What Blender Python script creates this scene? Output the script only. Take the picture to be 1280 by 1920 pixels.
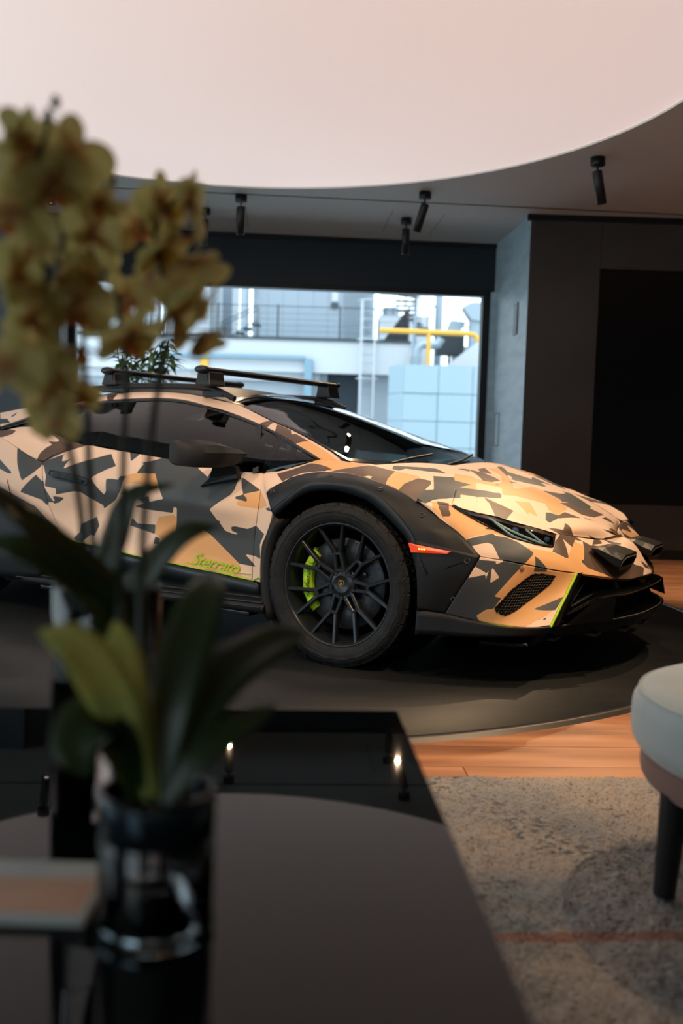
import bpy, bmesh, math, random
import numpy as np
from mathutils import Vector, Matrix

random.seed(7)
rng = np.random.default_rng(7)
for o in list(bpy.data.objects):
    bpy.data.objects.remove(o)
SC = bpy.context.scene
COL = SC.collection

# ---------------------------------------------------------------- camera
cam_d = bpy.data.cameras.new('camera')
cam = bpy.data.objects.new('camera', cam_d)
COL.objects.link(cam)
cam_d.sensor_fit = 'VERTICAL'
cam_d.sensor_height = 36.0
cam_d.lens = 1780.0 / 1920.0 * 36.0
PITCH, ROLL = math.radians(4.1618), math.radians(1.7136)
fw = Vector((0, math.cos(PITCH), -math.sin(PITCH)))
rt = Vector((1, 0, 0))
up = rt.cross(fw)
R_ = rt * math.cos(ROLL) + up * math.sin(ROLL)
U_ = up * math.cos(ROLL) - rt * math.sin(ROLL)
m = Matrix((R_, U_, -fw)).transposed().to_4x4()
m.translation = Vector((0, 0, 0.914))
cam.matrix_world = m
cam_d.dof.use_dof = True
cam_d.dof.focus_distance = 3.75
cam_d.dof.aperture_fstop = 2.0
cam_d.dof.aperture_blades = 9
cam_d.clip_start = 0.05
cam_d.clip_end = 200
SC.camera = cam

# ---------------------------------------------------------------- world: overcast daylight
W = bpy.data.worlds.new('overcast_sky')
SC.world = W
W.use_nodes = True
nt = W.node_tree
bg = nt.nodes['Background']
tc = nt.nodes.new('ShaderNodeTexCoord')
sp = nt.nodes.new('ShaderNodeSeparateXYZ')
rp = nt.nodes.new('ShaderNodeValToRGB')
nt.links.new(tc.outputs['Generated'], sp.inputs[0])
nt.links.new(sp.outputs['Z'], rp.inputs[0])
rp.color_ramp.elements[0].position = 0.0
rp.color_ramp.elements[0].color = (0.88, 0.95, 1.0, 1)
rp.color_ramp.elements[1].position = 0.9
rp.color_ramp.elements[1].color = (0.66, 0.84, 1.0, 1)
nt.links.new(rp.outputs[0], bg.inputs[0])
bg.inputs[1].default_value = 3.0

# soft sun behind the clouds, on the building across the yard
sd = bpy.data.lights.new('hazy_sun', 'SUN')
sd.energy = 1.6
sd.angle = math.radians(25)
sd.color = (1.0, 0.97, 0.94)
sun = bpy.data.objects.new('hazy_sun', sd)
COL.objects.link(sun)
sun.rotation_euler = (math.radians(38), 0, math.radians(-22))
sun['kind'] = 'helper'

# ---------------------------------------------------------------- exposure
vs = SC.view_settings
vs.view_transform = 'Standard'
vs.look = 'None'
vs.exposure = 0.0
vs.gamma = 1.0
vs.use_curve_mapping = False
SC.display_settings.display_device = 'sRGB'
SC.cycles.use_denoising = True
SC.cycles.max_bounces = 9
SC.cycles.glossy_bounces = 5
SC.cycles.transmission_bounces = 6
SC.cycles.transparent_max_bounces = 16
SC.cycles.sample_clamp_indirect = 4.0
SC.cycles.caustics_reflective = False
SC.cycles.caustics_refractive = False

# ================================================================ helpers
def lin(c):
    c = c / 255.0
    return c / 12.92 if c <= 0.04045 else ((c + 0.055) / 1.055) ** 2.4

def rgb(r, g, b):
    return (lin(r), lin(g), lin(b), 1.0)

def mat(name, col, rough=0.5, metal=0.0, spec=0.5, coat=0.0, emit=None, estr=0.0, trans=0.0, ior=1.45, sheen=0.0, sub=0.0):
    m = bpy.data.materials.new(name)
    m.use_nodes = True
    b = m.node_tree.nodes['Principled BSDF']
    b.inputs['Base Color'].default_value = col
    b.inputs['Roughness'].default_value = rough
    b.inputs['Metallic'].default_value = metal
    b.inputs['Specular IOR Level'].default_value = spec
    b.inputs['Coat Weight'].default_value = coat
    b.inputs['IOR'].default_value = ior
    b.inputs['Transmission Weight'].default_value = trans
    b.inputs['Sheen Weight'].default_value = sheen
    b.inputs['Subsurface Weight'].default_value = sub
    if emit:
        b.inputs['Emission Color'].default_value = emit
        b.inputs['Emission Strength'].default_value = estr
    return m

def noisy(m, scale, c1, c2, coords='Object', detail=6, lo=0.35, hi=0.65, stretch=(1, 1, 1), bump=0.0, bscale=None, rough=None):
    """two-tone noise colour (and fine relief) on a principled material"""
    nt = m.node_tree
    b = nt.nodes['Principled BSDF']
    t = nt.nodes.new('ShaderNodeTexCoord')
    mp = nt.nodes.new('ShaderNodeMapping')
    mp.inputs['Scale'].default_value = stretch
    nt.links.new(t.outputs[coords], mp.inputs[0])
    n = nt.nodes.new('ShaderNodeTexNoise')
    n.inputs['Scale'].default_value = scale
    n.inputs['Detail'].default_value = detail
    nt.links.new(mp.outputs[0], n.inputs['Vector'])
    r = nt.nodes.new('ShaderNodeValToRGB')
    r.color_ramp.elements[0].position = lo
    r.color_ramp.elements[0].color = c1
    r.color_ramp.elements[1].position = hi
    r.color_ramp.elements[1].color = c2
    nt.links.new(n.outputs['Fac'], r.inputs[0])
    nt.links.new(r.outputs[0], b.inputs['Base Color'])
    if bump:
        n2 = nt.nodes.new('ShaderNodeTexNoise')
        n2.inputs['Scale'].default_value = bscale or scale
        n2.inputs['Detail'].default_value = 4
        nt.links.new(mp.outputs[0], n2.inputs['Vector'])
        bp = nt.nodes.new('ShaderNodeBump')
        bp.inputs['Strength'].default_value = bump
        bp.inputs['Distance'].default_value = 0.01
        nt.links.new(n2.outputs['Fac'], bp.inputs['Height'])
        nt.links.new(bp.outputs[0], b.inputs['Normal'])
    return r

def link(name, me, m=None, parent=None, loc=None, smooth=True):
    o = bpy.data.objects.new(name, me)
    COL.objects.link(o)
    if m is not None and not me.materials:
        me.materials.append(m)
    if parent is not None:
        o.parent = parent
    if loc is not None:
        o.location = loc
    return o

def tag(o, label=None, cat=None, group=None, kind=None):
    if label: o['label'] = label
    if cat: o['category'] = cat
    if group: o['group'] = group
    if kind: o['kind'] = kind
    return o

def empty(name, loc=(0, 0, 0), rz=0.0, **k):
    o = bpy.data.objects.new(name, None)
    o.empty_display_size = 0.05
    o.location = loc
    o.rotation_euler = (0, 0, rz)
    COL.objects.link(o)
    return tag(o, **k)

class MB:
    """collects shapes into ONE mesh"""
    def __init__(s):
        s.v = []; s.f = []; s.sm = []
    def add(s, v, f, smooth=False):
        n = len(s.v)
        s.v.extend([tuple(map(float, p)) for p in v])
        s.f.extend([tuple(i + n for i in q) for q in f])
        s.sm.extend([smooth] * len(f))
        return s
    def box(s, x0, x1, y0, y1, z0, z1, bev=0.0, M=None):
        if bev <= 0:
            v = [(x, y, z) for z in (z0, z1) for y in (y0, y1) for x in (x0, x1)]
            f = [(0, 2, 3, 1), (4, 5, 7, 6), (0, 1, 5, 4), (2, 6, 7, 3), (0, 4, 6, 2), (1, 3, 7, 5)]
        else:
            bm = bmesh.new()
            bmesh.ops.create_cube(bm, size=1)
            for q in bm.verts:
                q.co = Vector(((x0 + x1) / 2 + q.co.x * (x1 - x0), (y0 + y1) / 2 + q.co.y * (y1 - y0), (z0 + z1) / 2 + q.co.z * (z1 - z0)))
            bmesh.ops.bevel(bm, geom=list(bm.edges), offset=bev, segments=2, affect='EDGES', profile=0.6)
            v = [tuple(q.co) for q in bm.verts]
            f = [tuple(w.index for w in q.verts) for q in bm.faces]
            bm.free()
        if M is not None:
            v = [tuple(M @ Vector(p)) for p in v]
        return s.add(v, f)
    def tube(s, pts, r, n=8, cap=True, rs=None, flat=1.0):
        P = [Vector(p) for p in pts]
        v = []; f = []
        k = len(P)
        up = None
        for i, p in enumerate(P):
            d = (P[min(i + 1, k - 1)] - P[max(i - 1, 0)]).normalized()
            if up is None:
                a = Vector((0, 0, 1)) if abs(d.z) < 0.9 else Vector((1, 0, 0))
            else:
                a = up
            x = d.cross(a).normalized(); y = x.cross(d).normalized(); up = y
            rr = rs[i] if rs is not None else r
            for j in range(n):
                t = 2 * math.pi * j / n
                v.append(p + x * math.cos(t) * rr + y * math.sin(t) * rr * flat)
        for i in range(k - 1):
            for j in range(n):
                a = i * n + j; b = i * n + (j + 1) % n
                f.append((a, b, b + n, a + n))
        s.add(v, f, True)
        if cap:
            s.add([v[j] for j in range(n)], [tuple(range(n))[::-1]])
            s.add([v[(k - 1) * n + j] for j in range(n)], [tuple(range(n))])
        return s
    def lathe(s, prof, n=32, M=None, smooth=True, a0=0.0, a1=2 * math.pi):
        """prof: (r, z) list about z"""
        v = []; f = []
        full = abs(a1 - a0 - 2 * math.pi) < 1e-6
        cols = n if full else n + 1
        for r, z in prof:
            for j in range(cols):
                t = a0 + (a1 - a0) * j / n
                v.append((r * math.cos(t), r * math.sin(t), z))
        for i in range(len(prof) - 1):
            for j in range(n):
                a = i * cols + j; b = i * cols + (j + 1) % cols
                f.append((a, b, b + cols, a + cols))
        if M is not None:
            v = [tuple(M @ Vector(p)) for p in v]
        return s.add(v, f, smooth)
    def prism(s, poly, h0, h1, M=None, inset=0.0):
        """polygon in xy, extruded along z from h0 to h1"""
        n = len(poly)
        v = [(x, y, h0) for x, y in poly] + [(x, y, h1) for x, y in poly]
        f = [tuple(range(n))[::-1], tuple(range(n, 2 * n))] + [(i, (i + 1) % n, (i + 1) % n + n, i + n) for i in range(n)]
        if M is not None:
            v = [tuple(M @ Vector(p)) for p in v]
        return s.add(v, f)
    def mesh(s, name):
        me = bpy.data.meshes.new(name)
        me.from_pydata(s.v, [], s.f)
        me.polygons.foreach_set('use_smooth', s.sm)
        me.update()
        return me
    def build(s, name, m, parent=None, weld=False, recalc=True, bevel=0.0, loc=None):
        me = s.mesh(name)
        bm = bmesh.new(); bm.from_mesh(me)
        if weld:
            bmesh.ops.remove_doubles(bm, verts=bm.verts, dist=1e-5)
        if recalc:
            bmesh.ops.recalc_face_normals(bm, faces=bm.faces)
        bm.to_mesh(me); bm.free()
        o = link(name, me, m, parent, loc)
        if bevel > 0:
            b = o.modifiers.new('bevel', 'BEVEL')
            b.width = bevel; b.segments = 2; b.limit_method = 'ANGLE'; b.angle_limit = math.radians(35)
        return o

def cr1(P, m):
    """Catmull-Rom subdivision of array P (n, ...) along axis 0, m pieces per span"""
    n = len(P)
    e0 = 2 * P[0] - P[1]; e1 = 2 * P[-1] - P[-2]
    Q = np.concatenate([e0[None], P, e1[None]])
    out = []
    for i in range(n - 1):
        a, b, c, d = Q[i], Q[i + 1], Q[i + 2], Q[i + 3]
        for k in range(m):
            t = k / m
            out.append(0.5 * (2 * b + (c - a) * t + (2 * a - 5 * b + 4 * c - d) * t * t + (3 * b - 3 * c + d - a) * t ** 3))
    out.append(P[-1])
    return np.array(out)

def dense(G, step, lim=90):
    """grid (rows, cols, 3) in metres -> refined grid with about `step` spacing"""
    G = np.asarray(G, float)
    d0 = np.linalg.norm(np.diff(G, axis=0), axis=2).max() if len(G) > 1 else step
    d1 = np.linalg.norm(np.diff(G, axis=1), axis=2).max()
    m0 = int(min(max(1, round(d0 / step)), 24)); m1 = int(min(max(1, round(d1 / step)), 24))
    A = cr1(G, m0)
    return np.swapaxes(cr1(np.swapaxes(A, 0, 1), m1), 0, 1)

def gnormals(A):
    du = np.gradient(A, axis=1); dv = np.gradient(A, axis=0)
    n = np.cross(du, dv)
    return n / np.maximum(np.linalg.norm(n, axis=2, keepdims=True), 1e-9)

def grid_mesh(name, A, ref=(-1.0, 0.0, 0.45), skirt=0.012, inset=0.0015, offset=0.0):
    """a sheet from a dense grid, facing away from ref, with a turned-in rim"""
    A = A.copy()
    N = gnormals(A)
    c = A.reshape(-1, 3).mean(0)
    if (N.reshape(-1, 3) * (A.reshape(-1, 3) - np.array(ref))).sum(1).mean() < 0:
        A = A[:, ::-1]; N = gnormals(A)
    if offset:
        A = A + N * offset
    if inset:
        for s in (0, -1):
            t = 1 if s == 0 else -2
            d = A[t] - A[s]; A[s] = A[s] + d / np.maximum(np.linalg.norm(d, axis=1, keepdims=True), 1e-9) * inset
            d = A[:, t] - A[:, s]; A[:, s] = A[:, s] + d / np.maximum(np.linalg.norm(d, axis=1, keepdims=True), 1e-9) * inset
    h, w = A.shape[:2]
    V = A.reshape(-1, 3)
    idx = np.arange(h * w).reshape(h, w)
    F = np.stack([idx[:-1, :-1], idx[:-1, 1:], idx[1:, 1:], idx[1:, :-1]], -1).reshape(-1, 4)
    if skirt:
        ring = np.concatenate([idx[0, :-1], idx[:-1, -1], idx[-1, :0:-1], idx[:0:-1, 0]])
        rv = V[ring] - N.reshape(-1, 3)[ring] * skirt
        k = len(V); m_ = len(ring)
        V = np.concatenate([V, rv])
        j = np.arange(m_); j2 = (j + 1) % m_
        F = np.concatenate([F, np.stack([ring[j], k + j, k + j2, ring[j2]], -1)])
    me = bpy.data.meshes.new(name)
    me.from_pydata(V.tolist(), [], F.tolist())
    sm = np.ones(len(F), bool)
    if skirt:
        sm[-m_:] = False
    me.polygons.foreach_set('use_smooth', sm)
    me.update()
    return me

# ---- measured car panels, millimetres in car axes (x forward, y across, z up)
PAN = {
 'door': [[(-464,-830,771),(-548,-836,773),(-635,-840,777),(-726,-841,786),(-820,-840,796),(-915,-840,806),(-1013,-840,816),(-1113,-840,825),(-1215,-840,835),(-1320,-840,845),(-1428,-839,855),(-1529,-848,865),(-1614,-871,845),(-1699,-893,817),(-1775,-915,774)],
  [(-443,-876,714),(-523,-885,717),(-606,-892,721),(-695,-892,729),(-788,-890,738),(-883,-889,746),(-980,-888,755),(-1079,-886,764),(-1181,-885,772),(-1285,-883,781),(-1392,-881,790),(-1493,-888,799),(-1583,-905,783),(-1675,-920,759),(-1761,-933,722)],
  [(-435,-899,658),(-512,-909,661),(-592,-917,665),(-680,-917,672),(-771,-915,679),(-864,-913,687),(-959,-912,695),(-1057,-911,702),(-1157,-909,709),(-1260,-906,717),(-1365,-904,726),(-1465,-910,734),(-1557,-923,721),(-1653,-932,700),(-1745,-940,670)],
  [(-437,-905,600),(-511,-917,603),(-588,-927,608),(-673,-928,614),(-763,-926,620),(-854,-925,627),(-947,-924,634),(-1042,-923,640),(-1140,-921,647),(-1240,-919,654),(-1343,-917,662),(-1441,-922,670),(-1534,-932,660),(-1632,-938,643),(-1729,-941,618)],
  [(-446,-904,541),(-525,-908,544),(-606,-911,548),(-691,-910,554),(-779,-908,559),(-868,-908,565),(-958,-908,572),(-1051,-907,577),(-1146,-906,583),(-1244,-904,589),(-1344,-903,597),(-1439,-908,605),(-1530,-918,598),(-1620,-929,587),(-1710,-938,569)],
  [(-456,-900,482),(-537,-898,485),(-621,-895,488),(-706,-892,493),(-792,-891,498),(-878,-891,503),(-965,-892,509),(-1055,-892,515),(-1148,-891,520),(-1243,-889,526),(-1340,-888,534),(-1432,-894,541),(-1521,-903,538),(-1604,-919,531),(-1688,-931,520)],
  [(-460,-899,422),(-539,-896,426),(-621,-893,430),(-703,-891,434),(-787,-891,438),(-870,-891,443),(-955,-892,449),(-1042,-893,454),(-1132,-892,459),(-1223,-891,464),(-1316,-891,472),(-1406,-896,480),(-1494,-903,480),(-1577,-917,478),(-1662,-927,473)],
  [(-463,-898,363),(-539,-897,367),(-617,-895,372),(-696,-893,376),(-776,-893,380),(-856,-894,385),(-937,-896,391),(-1021,-897,396),(-1107,-897,401),(-1195,-896,406),(-1284,-896,415),(-1370,-901,422),(-1457,-905,426),(-1539,-917,429),(-1626,-924,431)],
  [(-465,-900,304),(-535,-903,310),(-606,-905,317),(-680,-905,322),(-756,-905,326),(-832,-906,332),(-908,-909,338),(-987,-910,343),(-1069,-910,348),(-1152,-910,355),(-1235,-910,364),(-1316,-915,372),(-1403,-915,381),(-1487,-920,387),(-1578,-920,396)]],
 'rocker': [[(-422,-900,299),(-550,-903,312),(-683,-905,322),(-822,-906,331),(-962,-910,342),(-1112,-910,351),(-1264,-911,367),(-1418,-915,382),(-1578,-920,396)],
  [(-424,-900,267),(-553,-902,277),(-687,-903,285),(-826,-903,293),(-968,-905,303),(-1117,-905,311),(-1270,-906,323),(-1423,-911,338),(-1583,-915,352)],
  [(-426,-900,235),(-556,-900,242),(-691,-900,248),(-830,-900,256),(-974,-900,263),(-1123,-899,271),(-1276,-900,279),(-1427,-907,294),(-1588,-910,309)]],
 'fender': [[(-462,-900,303),(-463,-898,362),(-456,-900,482),(-436,-905,607),(-439,-885,699),(-463,-830,769),(-386,-820,784),(-267,-810,818),(-193,-800,841),(-149,-775,842),(-117,-745,838),(-54,-720,831),(18,-700,826),(80,-680,811),(147,-660,798),(213,-640,781),(278,-620,760),(355,-600,735)],
  [(-449,-905,303),(-449,-903,371),(-441,-906,478),(-420,-911,584),(-413,-899,677),(-441,-855,750),(-366,-845,773),(-261,-835,805),(-186,-825,827),(-135,-820,830),(-101,-798,827),(-39,-779,821),(34,-764,816),(96,-749,802),(164,-734,787),(226,-719,769),(294,-703,745),(382,-669,722)],
  [(-435,-910,302),(-435,-909,379),(-426,-913,474),(-404,-918,561),(-388,-912,656),(-420,-880,730),(-346,-870,761),(-254,-860,793),(-180,-850,814),(-126,-857,817),(-90,-843,815),(-27,-830,812),(46,-820,806),(108,-810,792),(178,-800,776),(237,-790,758),(308,-777,729),(405,-730,708)],
  [(-421,-915,302),(-421,-914,387),(-412,-919,470),(-388,-924,537),(-362,-926,634),(-399,-905,711),(-326,-895,750),(-247,-885,781),(-173,-875,800),(-124,-883,804),(-86,-875,804),(-23,-869,802),(52,-864,796),(114,-859,783),(186,-854,764),(242,-849,746),(316,-840,714),(423,-779,695)],
  [(-407,-920,302),(-407,-920,395),(-397,-925,466),(-372,-930,514),(-337,-940,613),(-378,-930,692),(-307,-920,739),(-240,-910,770),(-166,-900,787),(-127,-900,791),(-88,-900,793),(-23,-900,792),(53,-900,786),(116,-900,773),(190,-900,753),(244,-900,735),(320,-895,699),(438,-820,682)]],
 'brow': [[(355,-600,735),(434,-580,709),(507,-560,682),(588,-540,653),(666,-515,618),(717,-490,594),(756,-450,570)],
  [(387,-684,717),(461,-660,693),(529,-639,671),(602,-610,647),(674,-579,617),(725,-547,596),(765,-494,573)],
  [(415,-757,699),(484,-730,677),(546,-707,660),(613,-670,640),(679,-632,616),(729,-594,597),(770,-527,575)],
  [(438,-820,682),(502,-790,661),(560,-765,649),(620,-720,633),(681,-675,614),(731,-630,597),(772,-550,576)]],
 'nose': [[(321,-895,698),(396,-850,687),(438,-820,680),(477,-830,662),(512,-820,645),(546,-810,628),(576,-800,613),(606,-790,598),(651,-770,575),(697,-740,558),(738,-680,542),(780,-600,529),(765,-530,572),(768,-410,563),(795,-280,545),(837,-100,527),(877,0,535)],
  [(326,-905,698),(398,-869,683),(441,-845,670),(481,-853,651),(514,-845,634),(548,-837,615),(578,-829,597),(608,-821,579),(659,-797,559),(708,-761,542),(754,-693,525),(800,-606,511),(793,-533,542),(803,-417,531),(831,-295,514),(871,-127,498),(907,0,534)],
  [(329,-911,698),(397,-884,679),(443,-866,660),(483,-872,640),(515,-866,623),(549,-860,602),(579,-854,582),(609,-848,561),(665,-820,543),(718,-778,527),(768,-702,508),(818,-608,492),(820,-532,512),(837,-420,500),(865,-306,484),(904,-150,468),(936,0,518)],
  [(330,-912,698),(395,-894,675),(442,-882,650),(483,-886,629),(514,-882,611),(547,-878,589),(578,-874,566),(609,-870,542),(669,-838,526),(726,-790,511),(781,-706,491),(835,-605,473),(846,-526,481),(868,-418,468),(897,-312,453),(935,-168,439),(966,0,486)],
  [(328,-908,697),(389,-899,670),(439,-893,640),(480,-895,617),(511,-893,599),(543,-891,575),(574,-889,549),(606,-887,523),(671,-851,509),(732,-797,495),(792,-705,472),(850,-597,454),(869,-515,451),(898,-411,436),(928,-313,422),(964,-181,410),(995,0,440)],
  [(324,-900,696),(382,-900,665),(434,-900,629),(476,-900,605),(505,-900,587),(538,-900,561),(569,-900,533),(601,-900,503),(671,-860,492),(736,-800,478),(801,-700,454),(864,-585,434),(891,-500,419),(927,-400,404),(957,-310,390),(992,-190,380),(1025,0,385)]],
 'cheek': [[(601,-900,502),(633,-883,497),(664,-865,492),(694,-842,486),(722,-816,479),(748,-784,472),(773,-746,463),(797,-707,454),(821,-665,445),(845,-621,438),(869,-575,431)],
  [(592,-915,475),(623,-897,469),(655,-879,464),(685,-856,458),(713,-830,451),(739,-796,443),(762,-753,434),(786,-712,425),(811,-673,417),(837,-634,411),(865,-598,406)],
  [(581,-928,447),(613,-910,442),(645,-892,436),(675,-869,430),(704,-844,423),(730,-808,415),(752,-762,405),(775,-719,396),(802,-682,389),(830,-649,385),(860,-621,382)],
  [(569,-937,420),(601,-920,414),(633,-901,408),(664,-880,401),(695,-856,395),(720,-820,387),(742,-772,377),(766,-730,368),(794,-696,362),(824,-668,359),(857,-646,358)],
  [(553,-941,391),(587,-924,385),(620,-907,379),(652,-888,373),(684,-867,367),(710,-833,359),(733,-787,349),(759,-747,341),(788,-716,336),(820,-692,335),(854,-675,335)],
  [(535,-941,362),(570,-926,356),(605,-911,350),(639,-893,344),(672,-875,338),(701,-845,331),(726,-804,322),(753,-769,315),(784,-740,312),(817,-719,311),(852,-705,313)],
  [(517,-938,333),(553,-925,326),(589,-912,320),(624,-897,315),(659,-882,309),(691,-857,303),(719,-823,296),(749,-793,290),(780,-767,287),(814,-746,287),(850,-732,290)],
  [(497,-935,303),(535,-923,296),(572,-911,290),(609,-899,285),(646,-886,280),(680,-868,275),(712,-843,269),(745,-818,265),(777,-794,264),(811,-773,264),(846,-756,267)],
  [(477,-930,272),(515,-920,266),(554,-909,260),(593,-899,255),(631,-889,251),(669,-878,247),(706,-863,244),(741,-845,241),(775,-823,240),(808,-800,241),(843,-780,245)]],
 'hood': [[(18,-700,825),(38,-504,833),(52,-315,834),(58,-140,829),(60,0,822),(58,140,829),(52,315,834),(38,504,833),(18,700,825)],
  [(147,-660,795),(172,-475,805),(189,-297,809),(198,-132,804),(200,0,797),(198,132,804),(189,297,809),(172,475,805),(147,660,795)],
  [(278,-620,758),(306,-446,771),(323,-279,776),(333,-124,773),(335,0,766),(333,124,773),(323,279,776),(306,446,771),(278,620,758)],
  [(355,-600,732),(387,-432,746),(407,-270,752),(417,-120,749),(420,0,742),(417,120,749),(407,270,752),(387,432,746),(355,600,732)],
  [(434,-580,707),(468,-418,719),(491,-261,723),(502,-116,719),(505,0,712),(502,116,719),(491,261,723),(468,418,719),(434,580,707)],
  [(587,-540,651),(622,-389,659),(645,-243,660),(657,-108,655),(660,0,648),(657,108,655),(645,243,660),(622,389,659),(587,540,651)],
  [(717,-490,591),(757,-353,594),(783,-221,593),(797,-98,586),(800,0,578),(797,98,586),(783,221,593),(757,353,594),(717,490,591)],
  [(753,-440,565),(813,-317,560),(852,-198,553),(872,-88,543),(877,0,535),(872,88,543),(852,198,553),(813,317,560),(753,440,565)]],
 'rail': [[(-2495,-600,1027),(-2265,-580,1063),(-2064,-550,1096),(-1818,-520,1124),(-1603,-500,1146),(-1379,-500,1148),(-1217,-500,1140),(-1088,-500,1124),(-975,-500,1103),(-864,-510,1087),(-720,-555,1043),(-603,-585,1005),(-451,-630,963),(-309,-680,917),(-190,-720,875),(-119,-745,840)],
  [(-2444,-640,1000),(-2218,-614,1046),(-2030,-580,1085),(-1790,-547,1114),(-1578,-530,1133),(-1351,-530,1137),(-1190,-530,1128),(-1059,-534,1109),(-956,-537,1090),(-858,-547,1074),(-724,-584,1035),(-608,-614,1000),(-460,-659,959),(-321,-707,913),(-205,-747,871),(-140,-770,841)],
  [(-2403,-674,973),(-2180,-640,1029),(-2004,-604,1075),(-1769,-567,1104),(-1559,-554,1121),(-1330,-554,1125),(-1170,-554,1116),(-1037,-560,1094),(-943,-567,1077),(-857,-577,1062),(-734,-605,1029),(-618,-635,996),(-474,-680,954),(-338,-727,908),(-224,-767,867),(-164,-789,842)],
  [(-2370,-700,947),(-2149,-660,1013),(-1986,-620,1065),(-1756,-580,1095),(-1546,-570,1109),(-1315,-570,1114),(-1156,-570,1104),(-1020,-580,1080),(-935,-590,1065),(-861,-600,1050),(-749,-620,1022),(-632,-650,991),(-493,-695,950),(-359,-740,903),(-247,-780,863),(-193,-800,843)]],
 'shoulder': [[(-1540,-850,864),(-1680,-833,886),(-1815,-817,922),(-1953,-806,949),(-2072,-821,945),(-2151,-868,921),(-2278,-881,923),(-2425,-880,923),(-2586,-871,905),(-2755,-860,883)],
  [(-1600,-867,848),(-1723,-858,869),(-1842,-849,904),(-1964,-843,932),(-2075,-855,936),(-2158,-892,920),(-2280,-901,921),(-2419,-899,919),(-2570,-890,901),(-2729,-879,880)],
  [(-1661,-884,830),(-1767,-883,850),(-1870,-881,884),(-1976,-880,915),(-2078,-889,925),(-2165,-915,918),(-2281,-921,919),(-2413,-917,914),(-2554,-908,897),(-2702,-898,877)],
  [(-1722,-899,807),(-1811,-907,828),(-1897,-912,862),(-1986,-915,895),(-2080,-922,913),(-2172,-937,914),(-2283,-941,915),(-2406,-936,909),(-2538,-927,892),(-2676,-916,874)],
  [(-1775,-915,774),(-1847,-931,796),(-1916,-944,831),(-1990,-952,868),(-2076,-956,895),(-2174,-960,905),(-2281,-961,908),(-2397,-955,901),(-2521,-945,887),(-2649,-935,872)]],
 'quarter': [[(-1775,-915,774),(-1847,-931,796),(-1916,-944,831),(-1990,-952,868),(-2076,-956,895),(-2174,-960,905),(-2281,-961,908),(-2397,-955,901),(-2521,-945,887),(-2649,-935,872)],
  [(-1759,-935,714),(-1830,-950,736),(-1900,-962,766),(-1976,-969,798),(-2062,-973,820),(-2159,-977,828),(-2264,-977,829),(-2377,-972,823),(-2498,-963,810),(-2623,-954,797)],
  [(-1741,-941,655),(-1813,-956,675),(-1885,-968,702),(-1963,-975,728),(-2051,-980,745),(-2149,-983,751),(-2253,-984,751),(-2365,-980,745),(-2485,-972,734),(-2607,-965,722)],
  [(-1721,-940,597),(-1796,-955,616),(-1871,-968,639),(-1952,-976,658),(-2042,-980,671),(-2141,-984,675),(-2246,-985,674),(-2358,-983,668),(-2476,-977,658),(-2598,-971,647)],
  [(-1698,-934,541),(-1775,-950,559),(-1854,-962,577),(-1939,-971,590),(-2032,-977,598),(-2134,-981,599),(-2240,-983,597),(-2353,-982,591),(-2471,-979,582),(-2593,-975,572)],
  [(-1670,-928,486),(-1751,-943,503),(-1835,-956,516),(-1925,-965,523),(-2023,-971,525),(-2127,-975,523),(-2236,-978,520),(-2351,-978,514),(-2471,-976,505),(-2595,-974,497)],
  [(-1632,-924,436),(-1718,-939,451),(-1808,-951,459),(-1905,-959,458),(-2008,-965,454),(-2118,-968,449),(-2231,-971,443),(-2350,-972,437),(-2474,-971,429),(-2601,-970,421)],
  [(-1578,-920,396),(-1670,-934,407),(-1768,-945,409),(-1873,-953,400),(-1984,-958,389),(-2100,-961,379),(-2220,-964,370),(-2345,-965,362),(-2474,-965,353),(-2608,-965,344)]],
 'side_glass': [[(-1978,-700,994),(-1936,-665,1041),(-1821,-630,1066),(-1735,-600,1079),(-1531,-585,1091),(-1301,-585,1098),(-1142,-585,1087),(-1007,-595,1064),(-849,-615,1032),(-621,-665,975),(-501,-705,938),(-349,-755,886),(-214,-800,840)],
  [(-1956,-723,986),(-1900,-705,1021),(-1775,-688,1035),(-1678,-663,1041),(-1485,-652,1050),(-1274,-652,1053),(-1114,-652,1042),(-986,-661,1021),(-822,-678,992),(-604,-717,942),(-483,-742,910),(-343,-774,871),(-211,-802,840)],
  [(-1935,-745,978),(-1868,-740,1001),(-1736,-740,1006),(-1629,-720,1005),(-1444,-713,1010),(-1252,-713,1009),(-1091,-713,997),(-969,-720,979),(-800,-733,952),(-591,-763,909),(-469,-774,883),(-338,-790,856),(-209,-803,840)],
  [(-1916,-765,970),(-1845,-768,982),(-1708,-780,978),(-1591,-765,971),(-1414,-763,971),(-1240,-763,967),(-1077,-762,954),(-961,-768,938),(-787,-777,913),(-586,-799,876),(-460,-799,856),(-336,-802,842),(-206,-804,839)],
  [(-1901,-782,962),(-1830,-788,963),(-1695,-807,950),(-1567,-797,937),(-1397,-798,933),(-1240,-798,926),(-1075,-798,912),(-965,-802,898),(-785,-808,875),(-590,-822,844),(-457,-816,829),(-337,-810,827),(-204,-804,839)],
  [(-1888,-797,954),(-1823,-801,944),(-1695,-822,923),(-1555,-817,903),(-1392,-822,895),(-1251,-822,885),(-1083,-822,870),(-978,-824,858),(-792,-828,837),(-602,-834,812),(-459,-825,802),(-341,-814,812),(-203,-804,839)],
  [(-1877,-810,947),(-1821,-810,926),(-1701,-830,895),(-1550,-830,870),(-1393,-840,858),(-1269,-840,844),(-1097,-840,829),(-997,-840,818),(-804,-840,799),(-619,-840,780),(-464,-830,775),(-347,-815,797),(-202,-803,838)]],
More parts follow.
